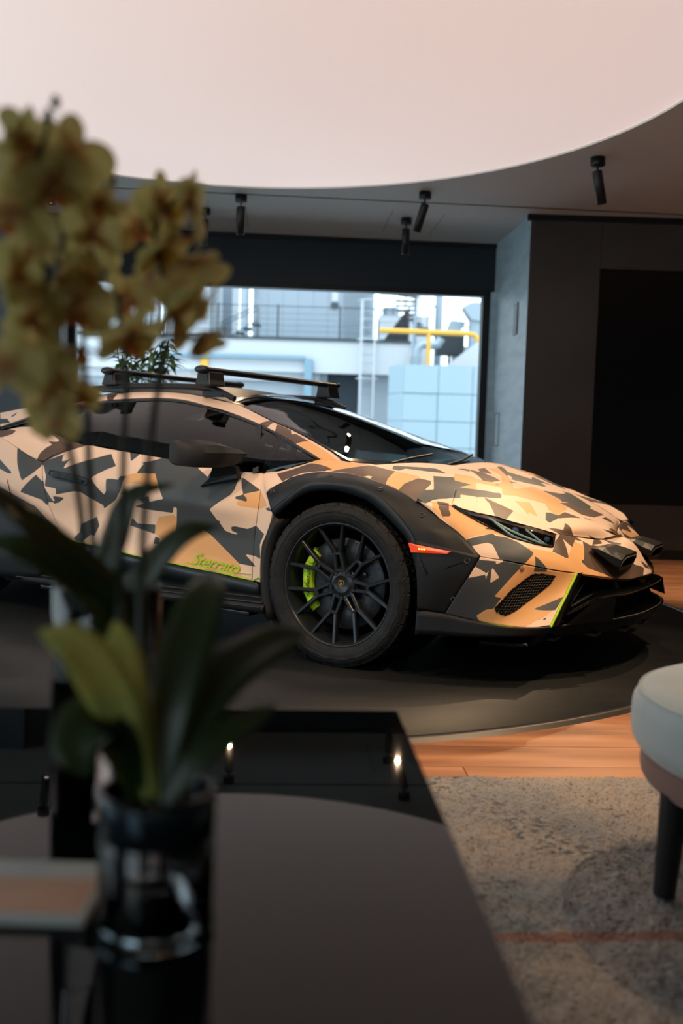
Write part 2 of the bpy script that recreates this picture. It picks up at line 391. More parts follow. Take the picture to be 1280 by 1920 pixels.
 'trimT': [[(-2370,-700,947),(-2149,-660,1013),(-2046,-640,1041),(-1986,-620,1065),(-1756,-580,1095),(-1546,-570,1109),(-1315,-570,1114),(-1156,-570,1104),(-1020,-580,1080),(-861,-600,1050),(-632,-650,991),(-512,-690,956),(-359,-740,903),(-193,-800,843)],
  [(-2341,-723,938),(-2117,-688,997),(-2003,-678,1017),(-1952,-651,1051),(-1737,-598,1086),(-1531,-585,1099),(-1300,-585,1105),(-1142,-585,1095),(-1007,-595,1071),(-849,-616,1040),(-621,-665,982),(-500,-705,946),(-348,-756,894),(-198,-808,841)],
  [(-2333,-730,930),(-2102,-700,981),(-1978,-700,994),(-1936,-665,1038),(-1735,-600,1077),(-1531,-585,1090),(-1301,-585,1096),(-1142,-585,1086),(-1007,-595,1063),(-849,-615,1031),(-621,-665,974),(-501,-705,936),(-349,-755,885),(-214,-800,839)]],
 'flare_upper': [[(-378,-930,692),(-346,-925,717),(-307,-920,739),(-240,-910,770),(-166,-900,787),(-88,-900,793),(15,-900,791),(91,-900,779),(166,-900,761),(244,-900,735),(323,-900,700),(434,-900,629),(482,-900,602),(538,-900,561),(603,-900,503)],
  [(-339,-964,657),(-293,-963,691),(-250,-961,719),(-179,-956,758),(-113,-951,770),(-46,-951,773),(43,-951,770),(105,-951,761),(164,-951,745),(228,-951,722),(303,-951,678),(389,-951,611),(427,-951,578),(472,-950,510),(515,-947,462)],
  [(-318,-975,620),(-257,-978,664),(-210,-978,698),(-135,-978,746),(-75,-978,753),(-19,-978,753),(56,-978,749),(106,-978,744),(150,-978,728),(199,-978,707),(272,-978,653),(333,-978,591),(359,-978,552),(394,-976,457),(415,-970,417)]],
 'flare_lip': [[(-318,-975,620),(-257,-978,664),(-210,-978,698),(-135,-978,746),(-75,-978,753),(-19,-978,753),(56,-978,749),(106,-978,744),(150,-978,728),(199,-978,707),(272,-978,653),(333,-978,591),(359,-978,552),(394,-976,457),(415,-970,417)],
  [(-312,-955,591),(-278,-958,620),(-242,-960,647),(-177,-960,691),(-118,-960,713),(-34,-960,720),(9,-960,718),(47,-960,713),(97,-960,701),(141,-960,687),(203,-960,648),(264,-960,600),(323,-960,542),(356,-960,452),(367,-960,411)]],
 'flare_front': [[(359,-978,552),(370,-977,454),(378,-975,372),(379,-970,281)],
  [(412,-969,543),(412,-971,449),(406,-968,364),(398,-962,279)],
  [(463,-958,534),(454,-964,444),(434,-961,356),(418,-954,277)],
  [(512,-943,524),(493,-953,438),(460,-952,348),(438,-946,276)],
  [(558,-923,514),(532,-940,432),(487,-941,339),(457,-938,274)],
  [(603,-900,503),(569,-925,425),(512,-930,330),(477,-930,272)]],
 'lower_skirt': [[(375,-965,280),(425,-955,278),(481,-940,274),(573,-910,259),(680,-880,246),(751,-845,241),(810,-805,240),(847,-785,244)],
  [(372,-965,231),(427,-955,233),(483,-940,232),(575,-913,226),(681,-880,223),(751,-843,223),(808,-798,225),(843,-772,230)],
  [(370,-965,183),(429,-955,187),(485,-940,190),(577,-915,194),(682,-880,201),(751,-840,204),(806,-790,209),(839,-760,217)]],
}
PATCH = [
 (2,[(-2348,-646,1005),(-2327,-613,1034),(-2317,-642,1012),(-2327,-650,1004)]),
 (2,[(-2612,-543,993),(-2359,-659,992),(-2301,-686,970),(-2611,-544,937)]),
 (1,[(-1742,-517,1131),(-1664,-512,1138),(-1637,-577,1103),(-1681,-572,1103)]),
 (2,[(-1772,-917,769),(-1747,-909,784),(-1638,-887,821),(-1654,-894,811),(-1646,-909,781),(-1617,-906,786),(-1584,-894,805),(-1612,-910,776),(-1623,-921,746),(-1558,-908,771),(-1457,-882,801),(-1365,-854,828),(-1299,-888,771),(-1353,-895,753),(-1412,-907,725),(-1440,-915,708),(-1418,-919,686),(-1352,-912,631),(-1335,-916,651),(-1342,-909,708),(-1305,-908,710),(-1264,-909,707),(-1256,-904,725),(-1218,-903,727),(-1229,-909,708),(-1236,-919,657),(-1276,-908,610),(-1369,-894,562),(-1370,-898,578),(-1429,-906,601),(-1502,-924,637),(-1542,-930,638),(-1656,-937,616),(-1657,-939,645),(-1734,-941,655),(-1731,-935,705),(-1759,-924,751),(-1777,-920,763)]),
 (2,[(-1930,-943,843),(-1906,-942,826),(-1812,-925,781),(-1772,-917,769),(-1781,-930,746),(-1812,-950,715),(-1870,-967,676),(-1884,-968,699),(-1908,-965,759),(-1928,-950,826)]),
 (2,[(-1792,-946,709),(-1757,-942,681),(-1745,-939,678),(-1738,-941,651),(-1673,-934,575),(-1707,-938,576),(-1714,-938,558),(-1743,-944,578),(-1745,-945,584),(-1883,-968,619),(-1861,-966,643)]),
 (2,[(-1674,-938,608),(-1615,-931,604),(-1609,-929,597),(-1644,-931,576),(-1674,-934,569),(-1679,-935,578),(-1666,-935,588),(-1677,-937,594)]),
 (2,[(-2068,-975,808),(-2026,-976,778),(-1942,-974,717),(-1941,-974,708),(-1964,-976,709),(-2062,-980,743)]),
 (2,[(-2061,-981,650),(-2022,-978,637),(-1930,-971,602),(-1809,-955,557),(-1793,-952,552),(-1725,-939,491),(-1647,-926,443),(-1693,-937,406),(-1735,-942,424),(-1813,-951,452),(-1811,-953,520),(-1832,-956,522),(-1915,-966,545),(-2064,-978,591)]),
 (1,[(-1875,-832,945),(-1740,-843,886),(-1742,-854,876),(-1783,-861,878),(-1804,-864,881),(-1760,-872,862),(-1781,-888,847),(-1804,-911,816),(-1812,-925,781),(-1772,-917,769),(-1716,-902,799),(-1629,-878,835),(-1523,-846,868),(-1628,-845,889),(-1751,-829,910),(-1827,-831,939)]),
 (1,[(-2218,-856,938),(-2054,-870,930),(-2030,-873,927),(-2016,-905,909),(-2045,-949,891),(-2088,-960,883)]),
 (2,[(-1419,-893,519),(-1398,-895,478),(-1425,-903,425),(-1447,-904,430),(-1474,-913,408),(-1504,-920,380),(-1549,-920,403),(-1513,-911,438),(-1511,-906,478)]),
 (2,[(-1236,-918,647),(-1144,-921,654),(-1176,-918,631),(-1201,-919,646),(-1233,-917,638)]),
 (2,[(-1187,-892,531),(-1154,-890,505),(-1039,-891,507),(-1041,-892,463),(-1205,-890,492)]),
 (2,[(-1036,-893,451),(-1007,-893,444),(-1013,-895,415),(-1046,-895,416)]),
 (2,[(-1223,-874,844),(-1194,-845,839),(-1194,-845,826),(-1220,-871,795)]),
 (2,[(-1156,-897,743),(-1133,-873,787),(-1153,-869,793),(-1108,-860,800),(-1031,-857,826),(-938,-888,819),(-799,-846,802),(-616,-844,785),(-563,-843,775),(-571,-844,767),(-568,-902,697),(-581,-913,673),(-689,-926,601),(-656,-912,555),(-638,-911,551),(-645,-909,546),(-619,-900,510),(-584,-899,501),(-552,-899,497),(-550,-900,503),(-581,-901,513),(-581,-906,530),(-559,-907,534),(-492,-904,527),(-446,-904,544),(-387,-905,511),(-414,-898,462),(-407,-920,404),(-453,-902,412),(-503,-897,414),(-503,-897,410),(-442,-906,365),(-463,-898,365),(-538,-897,369),(-622,-893,426),(-710,-892,486),(-754,-894,505),(-793,-893,507),(-877,-890,490),(-917,-890,483),(-887,-917,594),(-900,-918,601),(-909,-916,593),(-919,-908,570),(-1064,-906,575),(-1162,-906,587),(-1088,-914,604),(-1137,-919,630),(-1054,-922,639),(-1054,-918,614),(-964,-923,632),(-1042,-895,746)]),
 (3,[(-823,-854,781),(-736,-841,786),(-739,-883,743)]),
 (2,[(-563,-863,748),(-552,-863,747),(-439,-885,697),(-519,-904,677),(-539,-891,710)]),
 (2,[(-519,-904,677),(-498,-907,660),(-494,-909,648),(-505,-911,647),(-526,-913,652),(-553,-916,656),(-556,-913,665),(-534,-908,671)]),
 (2,[(-397,-914,622),(-363,-926,631),(-338,-936,612),(-373,-923,616)]),
 (0,[(-1013,-899,545),(-921,-906,561),(-901,-903,553),(-917,-890,483),(-992,-893,440),(-1044,-892,466),(-1036,-891,507)]),
 (0,[(-754,-893,503),(-711,-892,486),(-538,-897,370),(-521,-901,319),(-455,-903,309),(-672,-903,319),(-969,-909,344),(-1059,-907,359),(-901,-892,427),(-800,-890,479)]),
 (0,[(-520,-905,675),(-437,-887,696),(-376,-920,635),(-426,-906,619),(-529,-918,625),(-546,-920,634)]),
 (0,[(-1231,-903,726),(-1176,-898,741),(-1041,-895,746),(-981,-914,688),(-1076,-914,690),(-1161,-913,695),(-1211,-914,690)]),
 (0,[(-359,-735,906),(-325,-692,918),(-99,-779,845),(-40,-700,841),(-1,-721,826),(-31,-835,811),(-77,-897,794),(-148,-868,809),(-241,-808,826),(-193,-800,843)]),
 (1,[(-628,-651,990),(-615,-585,1008),(-588,-593,1000),(-569,-668,974)]),
 (1,[(-562,-600,993),(-461,-636,964),(-428,-679,946),(-415,-660,948),(-323,-694,917),(-361,-738,905),(-435,-714,930),(-513,-690,956),(-538,-639,980)]),
 (1,[(-390,-848,783),(-304,-837,803),(-234,-819,827),(-183,-835,822),(-83,-876,804),(-106,-891,789),(-214,-888,776),(-308,-914,743)]),
 (1,[(-77,-897,794),(-29,-839,810),(7,-735,823),(51,-720,816),(116,-692,802),(162,-845,773),(183,-897,756),(200,-917,749),(123,-911,770),(39,-897,788),(-26,-894,794)]),
 (3,[(69,-883,777),(90,-877,785),(108,-873,782),(104,-874,768)]),
 (0,[(116,-692,802),(214,-644,780),(215,-694,775),(227,-823,757),(257,-933,735),(203,-923,748),(180,-890,758),(162,-845,773)]),
 (1,[(249,-919,735),(227,-823,757),(215,-675,777),(254,-635,767),(276,-676,755),(294,-763,737),(363,-834,700),(364,-899,688),(327,-908,697),(286,-898,714)]),
 (2,[(222,-551,785),(275,-449,780),(304,-505,765),(332,-510,755),(416,-691,706),(394,-771,705),(362,-826,702),(364,-899,688),(330,-914,697),(292,-783,735),(312,-726,736),(279,-637,758)]),
 (2,[(227,-555,783),(274,-449,780),(298,-495,768),(363,-457,751),(345,-556,743),(445,-435,726),(454,-436,722),(468,-402,721),(480,-410,715),(498,-457,702),(480,-495,703),(448,-547,707),(435,-581,709),(395,-643,718),(413,-683,708),(365,-832,700)]),
 (2,[(55,-599,823),(159,-391,812),(229,-428,794),(173,-512,802),(108,-587,812),(114,-659,804),(88,-670,810)]),
 (1,[(378,-831,697),(421,-809,689),(443,-853,666),(459,-868,652),(459,-880,644),(434,-894,642),(412,-879,673)]),
 (0,[(395,-757,707),(397,-647,717),(435,-581,709),(527,-759,659),(-362,932,559),(423,-816,687)]),
 (0,[(366,-851,695),(423,-816,687),(479,-832,660),(606,-792,598),(651,-778,572),(613,-807,583),(540,-899,562),(386,-890,657)]),  # tan spread below the headlight for the warm light on the bumper
 (1,[(144,-38,809),(226,0,791),(372,-158,763),(380,-282,760),(351,-316,767),(335,-290,773)]),
 (2,[(181,-211,810),(144,-38,809),(226,-165,799)]),
 (1,[(161,152,812),(252,31,787),(207,-5,796),(163,62,807)]),
 (1,[(400,-296,753),(406,-274,752),(417,-270,749),(416,-300,747)]),
 (2,[(158,313,815),(129,453,816),(250,234,795),(373,262,763),(321,396,771),(386,351,754),(446,335,735),(405,219,754),(413,190,751),(464,203,734),(461,156,735),(412,82,749),(369,50,759),(344,42,765),(327,99,773),(300,134,781),(301,93,779)]),
 (1,[(365,-29,759),(391,19,751),(390,-81,755)]),
 (0,[(247,-376,792),(345,-411,762),(441,-313,738),(485,-409,713),(516,-337,708),(612,-226,675),(654,-302,653),(695,-306,632),(673,-121,648),(645,-36,656),(603,-10,673),(588,54,681),(498,66,718),(440,63,739),(469,-193,732),(456,-211,737),(361,7,759),(290,122,783),(185,261,809),(173,161,810),(290,56,779),(397,-207,756),(382,-286,759),(312,-337,777)]),
 (0,[(540,-411,691),(578,-331,684),(658,-447,632),(617,-456,651),(641,-489,633)]),
 (1,[(452,-537,707),(581,-523,656),(623,-704,633),(589,-735,643),(495,-578,686)]),
 (2,[(658,-352,646),(667,-320,645),(696,-300,632),(708,-341,622),(705,-433,609),(686,-431,620)]),
 (1,[(695,-302,632),(687,-188,642),(743,-131,614),(707,-343,622)]),
 (2,[(494,64,719),(537,161,706),(544,190,703),(536,353,699),(577,320,685),(677,238,646),(688,173,642),(671,59,646),(619,71,670),(598,24,675),(585,55,683)]),
 (1,[(604,-14,672),(619,71,670),(671,59,646),(686,178,643),(748,206,611),(747,58,609),(706,-21,627)]),
 (1,[(736,-70,615),(766,50,598),(750,-86,609)]),
 (1,[(763,113,603),(763,180,604),(811,185,578),(787,128,591)]),
 (2,[(330,357,771),(447,326,735),(410,254,751),(468,192,733),(416,127,749)]),
 (2,[(516,282,712),(530,355,701),(546,260,701)]),
 (1,[(738,-339,606),(753,-336,599),(781,-349,578),(794,-316,544),(808,-304,532),(793,-361,542),(814,-463,521),(781,-487,555),(828,-552,499),(834,-563,489),(830,-582,488),(788,-629,514),(784,-590,530),(777,-567,548),(766,-481,569),(717,-483,593),(730,-452,591),(756,-404,584)]),
 (1,[(835,-231,560),(845,-135,530),(847,-139,514),(833,-253,515),(819,-180,532)]),
 (2,[(818,-56,571),(843,34,556),(861,68,549),(872,43,540),(874,5,537)]),
 (2,[(836,-93,531),(903,-50,512),(902,-60,508),(875,-88,508),(841,-97,525)]),
 (1,[(807,-303,533),(833,-267,514),(878,-84,508),(974,-93,430),(1002,-36,414),(1024,-103,384),(989,-286,387),(923,-377,415),(884,-465,442),(864,-481,466),(860,-444,475),(832,-359,508)]),
 (2,[(859,-467,474),(862,-451,471),(884,-460,444),(863,-485,466)]),
 (1,[(981,-36,447),(1019,31,386),(1002,-30,415)]),
 (2,[(757,-739,504),(773,-726,490),(798,-705,455),(795,-705,443),(762,-757,445)]),
 (2,[(541,-898,562),(610,-811,584),(624,-807,576),(654,-777,570),(693,-758,554),(735,-740,527),(749,-732,516),(751,-747,506),(728,-775,474),(706,-842,426),(658,-884,354),(680,-869,348),(655,-883,306),(631,-893,302),(595,-901,275),(607,-896,258),(444,-1010,275),(491,-961,321),(543,-947,416),(569,-898,500)]),
 (3,[(569,-897,540),(611,-858,552),(628,-850,546),(664,-864,495),(676,-855,493),(675,-859,484),(655,-876,474),(655,-873,486),(600,-905,490),(599,-897,503),(564,-902,538)]),
 (3,[(590,-919,465),(627,-902,443),(629,-902,436),(571,-936,421)]),
 (3,[(636,-895,451),(629,-904,413),(626,-904,434)]),
 (3,[(644,-885,466),(671,-873,426),(643,-895,403)]),
 (2,[(770,-760,303),(853,-660,348),(843,-721,302),(779,-755,300)]),
 (2,[(810,-769,268),(823,-752,278),(820,-768,265)]),
 (1,[(580,-815,602),(596,-790,604),(604,-791,598),(586,-815,599)]),
 (0,[(648,-889,349),(706,-842,426),(746,-773,495),(754,-735,509),(799,-625,506),(847,-552,474),(917,-389,419),(851,-460,318),(770,-572,192),(579,-892,207),(595,-902,278)]),  # warm light on the bumper side, put in as tan
 (0,[(705,-776,538),(788,-634,513),(832,-581,486),(794,-383,540),(823,-336,518),(859,-441,476),(993,-301,390),(891,-541,416),(725,-817,444)]),  # warm light on the lower nose, put in as tan
]
VENT = [(658,-882,310),(703,-845,375),(742,-786,420),(762,-755,437),(789,-712,435),(818,-665,425),(802,-682,392),(761,-742,345),(719,-823,297),(693,-857,280),(665,-877,294)]
SENSOR = (732,-806,458)

# ================================================================ materials of the room
M = {}
M['ceil'] = mat('painted_ceiling', rgb(214, 218, 216), 0.7)
M['disc'] = mat('backlit_fabric', rgb(240, 235, 230), 0.8, emit=(1.0, 0.81, 0.76, 1), estr=0.64)
M['wall_dark'] = mat('dark_lacquer_panel', rgb(66, 62, 60), 0.5)
noisy(M['wall_dark'], 1.2, rgb(60, 57, 55), rgb(72, 68, 65), bump=0.02, bscale=60)
M['screen'] = mat('black_glass', rgb(9, 10, 11), 0.22)
M['black'] = mat('matt_black_metal', rgb(18, 21, 24), 0.45)
M['lintel'] = mat('dark_blue_grey_lintel', rgb(30, 40, 48), 0.55)
M['wall_grey'] = mat('brushed_grey_panel', rgb(196, 206, 210), 0.42)
noisy(M['wall_grey'], 3.0, rgb(160, 186, 200), rgb(184, 206, 216), stretch=(1, 1, 4), bump=0.03, bscale=30)
M['wall_back'] = mat('warm_grey_wall', rgb(186, 182, 176), 0.7)
def glassm(name, col=(.92, .97, 1, 1), rough=.02, ior=1.5):
    m = bpy.data.materials.new(name); m.use_nodes = True
    nt = m.node_tree; nt.nodes.clear()
    out = nt.nodes.new('ShaderNodeOutputMaterial'); mx = nt.nodes.new('ShaderNodeMixShader')
    tr = nt.nodes.new('ShaderNodeBsdfTransparent'); gl = nt.nodes.new('ShaderNodeBsdfGlossy'); fr = nt.nodes.new('ShaderNodeFresnel')
    fr.inputs[0].default_value = ior; tr.inputs[0].default_value = col; gl.inputs['Roughness'].default_value = rough
    nt.links.new(fr.outputs[0], mx.inputs[0]); nt.links.new(tr.outputs[0], mx.inputs[1]); nt.links.new(gl.outputs[0], mx.inputs[2]); nt.links.new(mx.outputs[0], out.inputs[0])
    return m
M['glass'] = glassm('window_glass', (.95, .99, 1, 1), 0.0, 1.3)
def wood(name, seed):
    m = mat(name, rgb(150, 92, 60), 0.38)
    nt = m.node_tree; b = nt.nodes['Principled BSDF']
    t = nt.nodes.new('ShaderNodeTexCoord'); mp = nt.nodes.new('ShaderNodeMapping')
    mp.inputs['Scale'].default_value = (0.45, 4.2, 4.2); mp.inputs['Location'].default_value = (seed * 3.1, seed * 1.7, 0)
    nt.links.new(t.outputs['Object'], mp.inputs[0])
    n = nt.nodes.new('ShaderNodeTexNoise'); n.inputs['Scale'].default_value = 2.2; n.inputs['Detail'].default_value = 10; n.inputs['Distortion'].default_value = 0.35
    nt.links.new(mp.outputs[0], n.inputs['Vector'])
    r = nt.nodes.new('ShaderNodeValToRGB')
    e = r.color_ramp.elements
    e[0].position = 0.28; e[0].color = rgb(112, 74, 50)
    e[1].position = 0.72; e[1].color = rgb(206, 152, 112)
    q = e.new(0.45); q.color = rgb(170, 116, 80)
    nt.links.new(n.outputs['Fac'], r.inputs[0])
    # knots
    v = nt.nodes.new('ShaderNodeTexVoronoi'); v.inputs['Scale'].default_value = 0.55
    mp2 = nt.nodes.new('ShaderNodeMapping'); mp2.inputs['Scale'].default_value = (1.2, 3.5, 1); mp2.inputs['Location'].default_value = (seed, 0.3, 0)
    nt.links.new(t.outputs['Object'], mp2.inputs[0]); nt.links.new(mp2.outputs[0], v.inputs['Vector'])
    k = nt.nodes.new('ShaderNodeValToRGB')
    k.color_ramp.elements[0].position = 0.02; k.color_ramp.elements[0].color = (0.25, 0.22, 0.2, 1)
    k.color_ramp.elements[1].position = 0.06; k.color_ramp.elements[1].color = (1, 1, 1, 1)
    nt.links.new(v.outputs['Distance'], k.inputs[0])
    mx = nt.nodes.new('ShaderNodeMix'); mx.data_type = 'RGBA'; mx.blend_type = 'MULTIPLY'; mx.inputs[0].default_value = 1
    nt.links.new(r.outputs[0], mx.inputs[6]); nt.links.new(k.outputs[0], mx.inputs[7])
    nt.links.new(mx.outputs[2], b.inputs['Base Color'])
    bp = nt.nodes.new('ShaderNodeBump'); bp.inputs['Strength'].default_value = 0.12; bp.inputs['Distance'].default_value = 0.004
    nt.links.new(n.outputs['Fac'], bp.inputs['Height']); nt.links.new(bp.outputs[0], b.inputs['Normal'])
    return m
WOODS = [wood('oak_plank_%s' % s, i) for i, s in enumerate(('plain', 'knotty', 'pale'))]
M['slate'] = mat('dark_slate_floor', rgb(40, 42, 44), 0.42, spec=.35)
noisy(M['slate'], 1.6, rgb(26, 30, 33), rgb(46, 47, 47), lo=0.35, hi=0.75, detail=12, stretch=(1, 2.2, 1), bump=0.08, bscale=25)

# ================================================================ structure
YAW = math.radians(3.8)
CY, SY = math.cos(YAW), math.sin(YAW)
def rw(x, y):
    """room grid (turned 3.8 degrees) -> world"""
    return (x * CY - y * SY, x * SY + y * CY)
RM = Matrix.Rotation(YAW, 4, 'Z')
CEIL = 2.89
FL = -0.014
def struct(name, mb, m, parent=None, **k):
    o = mb.build(name, m, parent, **k)
    if parent is None:
        o['kind'] = 'structure'
    return o

# floor: sub-base and oak planks
fl = struct('floor', MB().box(-7, 8, -3.2, 12.0, FL - 0.2, FL - 0.016), M['black'])
PLW, k = 0.187, 0
pm = {}
for r in range(44):
    y0 = 1.55 + r * PLW
    x = -1.4 - rng.uniform(0, 2.0)
    xe = 5.6
    while x < xe:
        L = (1.35, 1.8, 2.25)[rng.integers(3)]
        # only where the platform does not cover it
        cx, cy = rw(x + L / 2, y0 + PLW / 2)
        d = min(math.hypot(rw(x + q * L, y0 + PLW / 2)[0] + 0.516, rw(x + q * L, y0 + PLW / 2)[1] - 5.325) for q in (0, .25, .5, .75, 1))
        dm = max(math.hypot(rw(x + q * L, y0 + PLW / 2)[0] + 0.516, rw(x + q * L, y0 + PLW / 2)[1] - 5.325) for q in (0, .5, 1))
        if dm > 2.45 and cy < 9.0 and not (cx > 1.8 and cy > 8.35):
            key = (L, int(rng.integers(3)))
            if key not in pm:
                mb = MB().box(0, L - 0.0025, 0, PLW - 0.0025, -0.016, 0, bev=0.0016)
                me = mb.mesh('plank'); me.materials.append(WOODS[key[1]]); pm[key] = me
            o = link('plank', pm[key], None, fl)
            wx, wy = rw(x, y0)
            o.location = (wx, wy, FL + rng.uniform(-.0004, .0004)); o.rotation_euler = (0, 0, YAW)
            k += 1
        x += L
print('planks', k)

# round car platform (dark slate) with its black metal rim
pl = empty('platform', (-0.516, 5.325, 0), kind='structure')
R0 = 2.525
MB().lathe([(0, 0), (1.2, 0), (R0 - 0.025, 0), (R0 - 0.025, -0.02)], 160).build('slate_top', M['slate'], pl, weld=True)
MB().lathe([(R0 - 0.018, -0.014), (R0 - 0.018, 0.001), (R0, 0.001), (R0 + 0.004, -0.003), (R0 + 0.016, -0.0135)], 160).build('rim', mat('dark_metal_rim', rgb(70, 68, 67), 0.4, metal=0.5), pl)
MB().lathe([(R0 - 0.026, -0.018), (R0 - 0.017, -0.018)], 160).build('shadow_gap', M['black'], pl)

# ceiling with recessed round light
DX, DY, DR = -0.711, 5.014, 2.613
cm = MB()
N = 96
ring = [(DX + DR * math.cos(2 * math.pi * i / N), DY + DR * math.sin(2 * math.pi * i / N)) for i in range(N)]
def edge_pt(a):
    c, s = math.cos(a), math.sin(a)
    t = min((8 - DX) / c if c > 1e-9 else 1e9, (-7 - DX) / c if c < -1e-9 else 1e9, (12 - DY) / s if s > 1e-9 else 1e9, (-3.2 - DY) / s if s < -1e-9 else 1e9)
    return (DX + c * t, DY + s * t)
outer = [edge_pt(2 * math.pi * i / N) for i in range(N)]
v = [(x, y, CEIL) for x, y in ring] + [(x, y, CEIL) for x, y in outer] + [(x, y, CEIL + 0.06) for x, y in ring]
f = [(i, (i + 1) % N, (i + 1) % N + N, i + N) for i in range(N)] + [(i, i + 2 * N, (i + 1) % N + 2 * N, (i + 1) % N) for i in range(N)]
cm.add(v, f)
for (ax, ay) in ((8, 12), (-7, 12), (-7, -3.2), (8, -3.2)):
    # corner fillers
    best = sorted(range(N), key=lambda i: (outer[i][0] - ax) ** 2 + (outer[i][1] - ay) ** 2)[:2]
    cm.add([(ax, ay, CEIL)] + [(outer[i][0], outer[i][1], CEIL) for i in best], [(0, 1, 2)])
cl = struct('ceiling', cm, M['ceil'])
cov = MB().box(-7.2, 8.2, -3.4, 12.2, CEIL + 0.08, CEIL + 0.2)
struct('ceiling_slab', cov, M['black'])
dl = MB().lathe([(0, CEIL + 0.012), (DR - 0.004, CEIL + 0.012), (DR - 0.004, CEIL + 0.05)], 128, Matrix.Translation((DX, DY, 0))).build('ceiling_light', M['disc'], weld=True)
tag(dl, 'very large round backlit ceiling light glowing pale pink above the car', 'ceiling light')
# dark slot running across the ceiling
x0, y0 = -7, 7.36; 
sl = MB().box(-6.5, 7.5, 7.845, 7.862, CEIL - 0.004, CEIL + 0.01, M=RM)
struct('trim_1', sl, M['black'])
for i, (a, b) in enumerate(((-0.35, 8.7), (0.9, 8.65), (1.35, 8.7))):
    struct('trim_%d' % (i + 5), MB().box(a, a + 0.004, b - 0.5, b + 0.35, CEIL - 0.0015, CEIL + 0.005, M=RM), mat('ceiling_joint', rgb(95, 96, 96), 0.8))

# window wall: lintel, frame, big pane
WY = 9.33
wy = lambda: WY
struct('wall_back', MB().box(-2.55, 2.08, WY, WY + 0.25, 2.42, CEIL, M=RM), M['lintel'])
struct('trim_2', MB().box(-2.55, 2.08, WY - 0.03, WY, CEIL - 0.035, CEIL, M=RM), M['black'])
struct('wall_back_sill', MB().box(-2.55, 2.08, WY, WY + 0.25, FL - 0.1, 0.12, M=RM), M['lintel'])
wn = empty('window_1', kind='structure')
fr = MB()
X0w, X1w = -1.98, 1.945
fr.box(X0w - 0.05, X0w, WY - 0.02, WY + 0.1, 0.1, 2.44, M=RM)
fr.box(X1w, X1w + 0.07, WY - 0.02, WY + 0.1, 0.1, 2.44, M=RM)
fr.box(X0w - 0.05, X1w + 0.07, WY - 0.02, WY + 0.1, 2.385, 2.44, M=RM)
fr.box(X0w - 0.05, X1w + 0.07, WY - 0.02, WY + 0.1, 0.1, 0.16, M=RM)
fr.build('window_frame', M['black'], wn)
MB().box(X0w, X1w, WY + 0.03, WY + 0.042, 0.14, 2.4, M=RM).build('pane', M['glass'], wn)
# jamb right of the window, seam, grey side wall
jm = MB().box(2.015, 2.10, WY - 0.08, WY + 0.2, FL, 2.42, M=RM)
struct('trim_3', jm, M['wall_grey'])
struct('trim_4', MB().box(2.085, 2.10, WY - 0.10, WY - 0.07, FL, CEIL, M=RM), M['black'])
def wallbox(x0, y0, x1, y1, t, z0, z1, mb=None):
    """upright slab from (x0,y0) to (x1,y1), thickness t to the right of travel"""
    d = Vector((x1 - x0, y1 - y0, 0)).normalized(); n = Vector((d.y, -d.x, 0)) * t
    p = [(x0, y0), (x1, y1), (x1 + n.x, y1 + n.y), (x0 + n.x, y0 + n.y)]
    mb = mb or MB()
    v = [(x, y, z0) for x, y in p] + [(x, y, z1) for x, y in p]
    f = [(0, 1, 2, 3), (7, 6, 5, 4), (0, 4, 5, 1), (1, 5, 6, 2), (2, 6, 7, 3), (3, 7, 4, 0)]
    return mb.add(v, f)
AX, AY = 1.433, 9.50
BX, BY = 1.53, 8.195
struct('wall_right', wallbox(AX, AY, BX, BY, -0.12, FL, CEIL), M['wall_grey'])
sw = wallbox(1.488, 8.62, 1.497, 8.50, -0.01, 1.92, 2.20)
o = sw.build('wall_panel', M['screen']); tag(o, 'narrow black glass control panel on the grey side wall', 'control panel')
hp = MB()
for (a, b) in (((1.448, 9.19, 0.93), (1.462, 9.01, 0.93)), ((1.448, 9.19, 1.24), (1.462, 9.01, 1.24))):
    hp.tube([(a[0] - .002, a[1], a[2]), (b[0] - .002, b[1], b[2])], 0.003, 4)
for x, y in ((1.448, 9.19), (1.462, 9.01)):
    hp.tube([(x - .002, y, 0.93), (x - .002, y, 1.24)], 0.003, 4)
tag(hp.build('access_hatch', mat('hatch_joint', rgb(70, 78, 84), 0.6)), 'thin outlined access hatch low in the grey side wall', 'hatch')
# dark front wall on the right with set-in black panel
FY = 8.19
def fw_x(x): return FY + (x - 1.53) * 0.008
wf = MB()
wf.box(1.53, 2.13, FY, FY + 0.3, FL, CEIL - 0.02)
wf.box(2.133, 7.9, FY, FY + 0.3, 2.455, CEIL - 0.02)
wf.box(2.133, 7.9, FY, FY + 0.3, FL, 0.455)
wf.box(6.2, 7.9, FY, FY + 0.3, 0.455, 2.455)
wf.box(2.13, 6.25, FY + .07, FY + 0.3, 0.40, 2.50)
struct('wall_front', wf, M['wall_dark'])
struct('trim_9', MB().box(1.5, 7.9, FY - 0.012, FY + 0.02, CEIL - 0.05, CEIL - 0.001), M['black'])
sc = MB().box(2.136, 6.195, FY + 0.022, FY + 0.068, 0.458, 2.452, bev=0.001).build('display_panel', M['screen'])
tag(sc, 'huge black glass panel set into the dark wall behind the car nose', 'screen')
struct('baseboard_front', MB().box(1.54, 7.9, FY - 0.015, FY, FL, 0.07), M['black'])
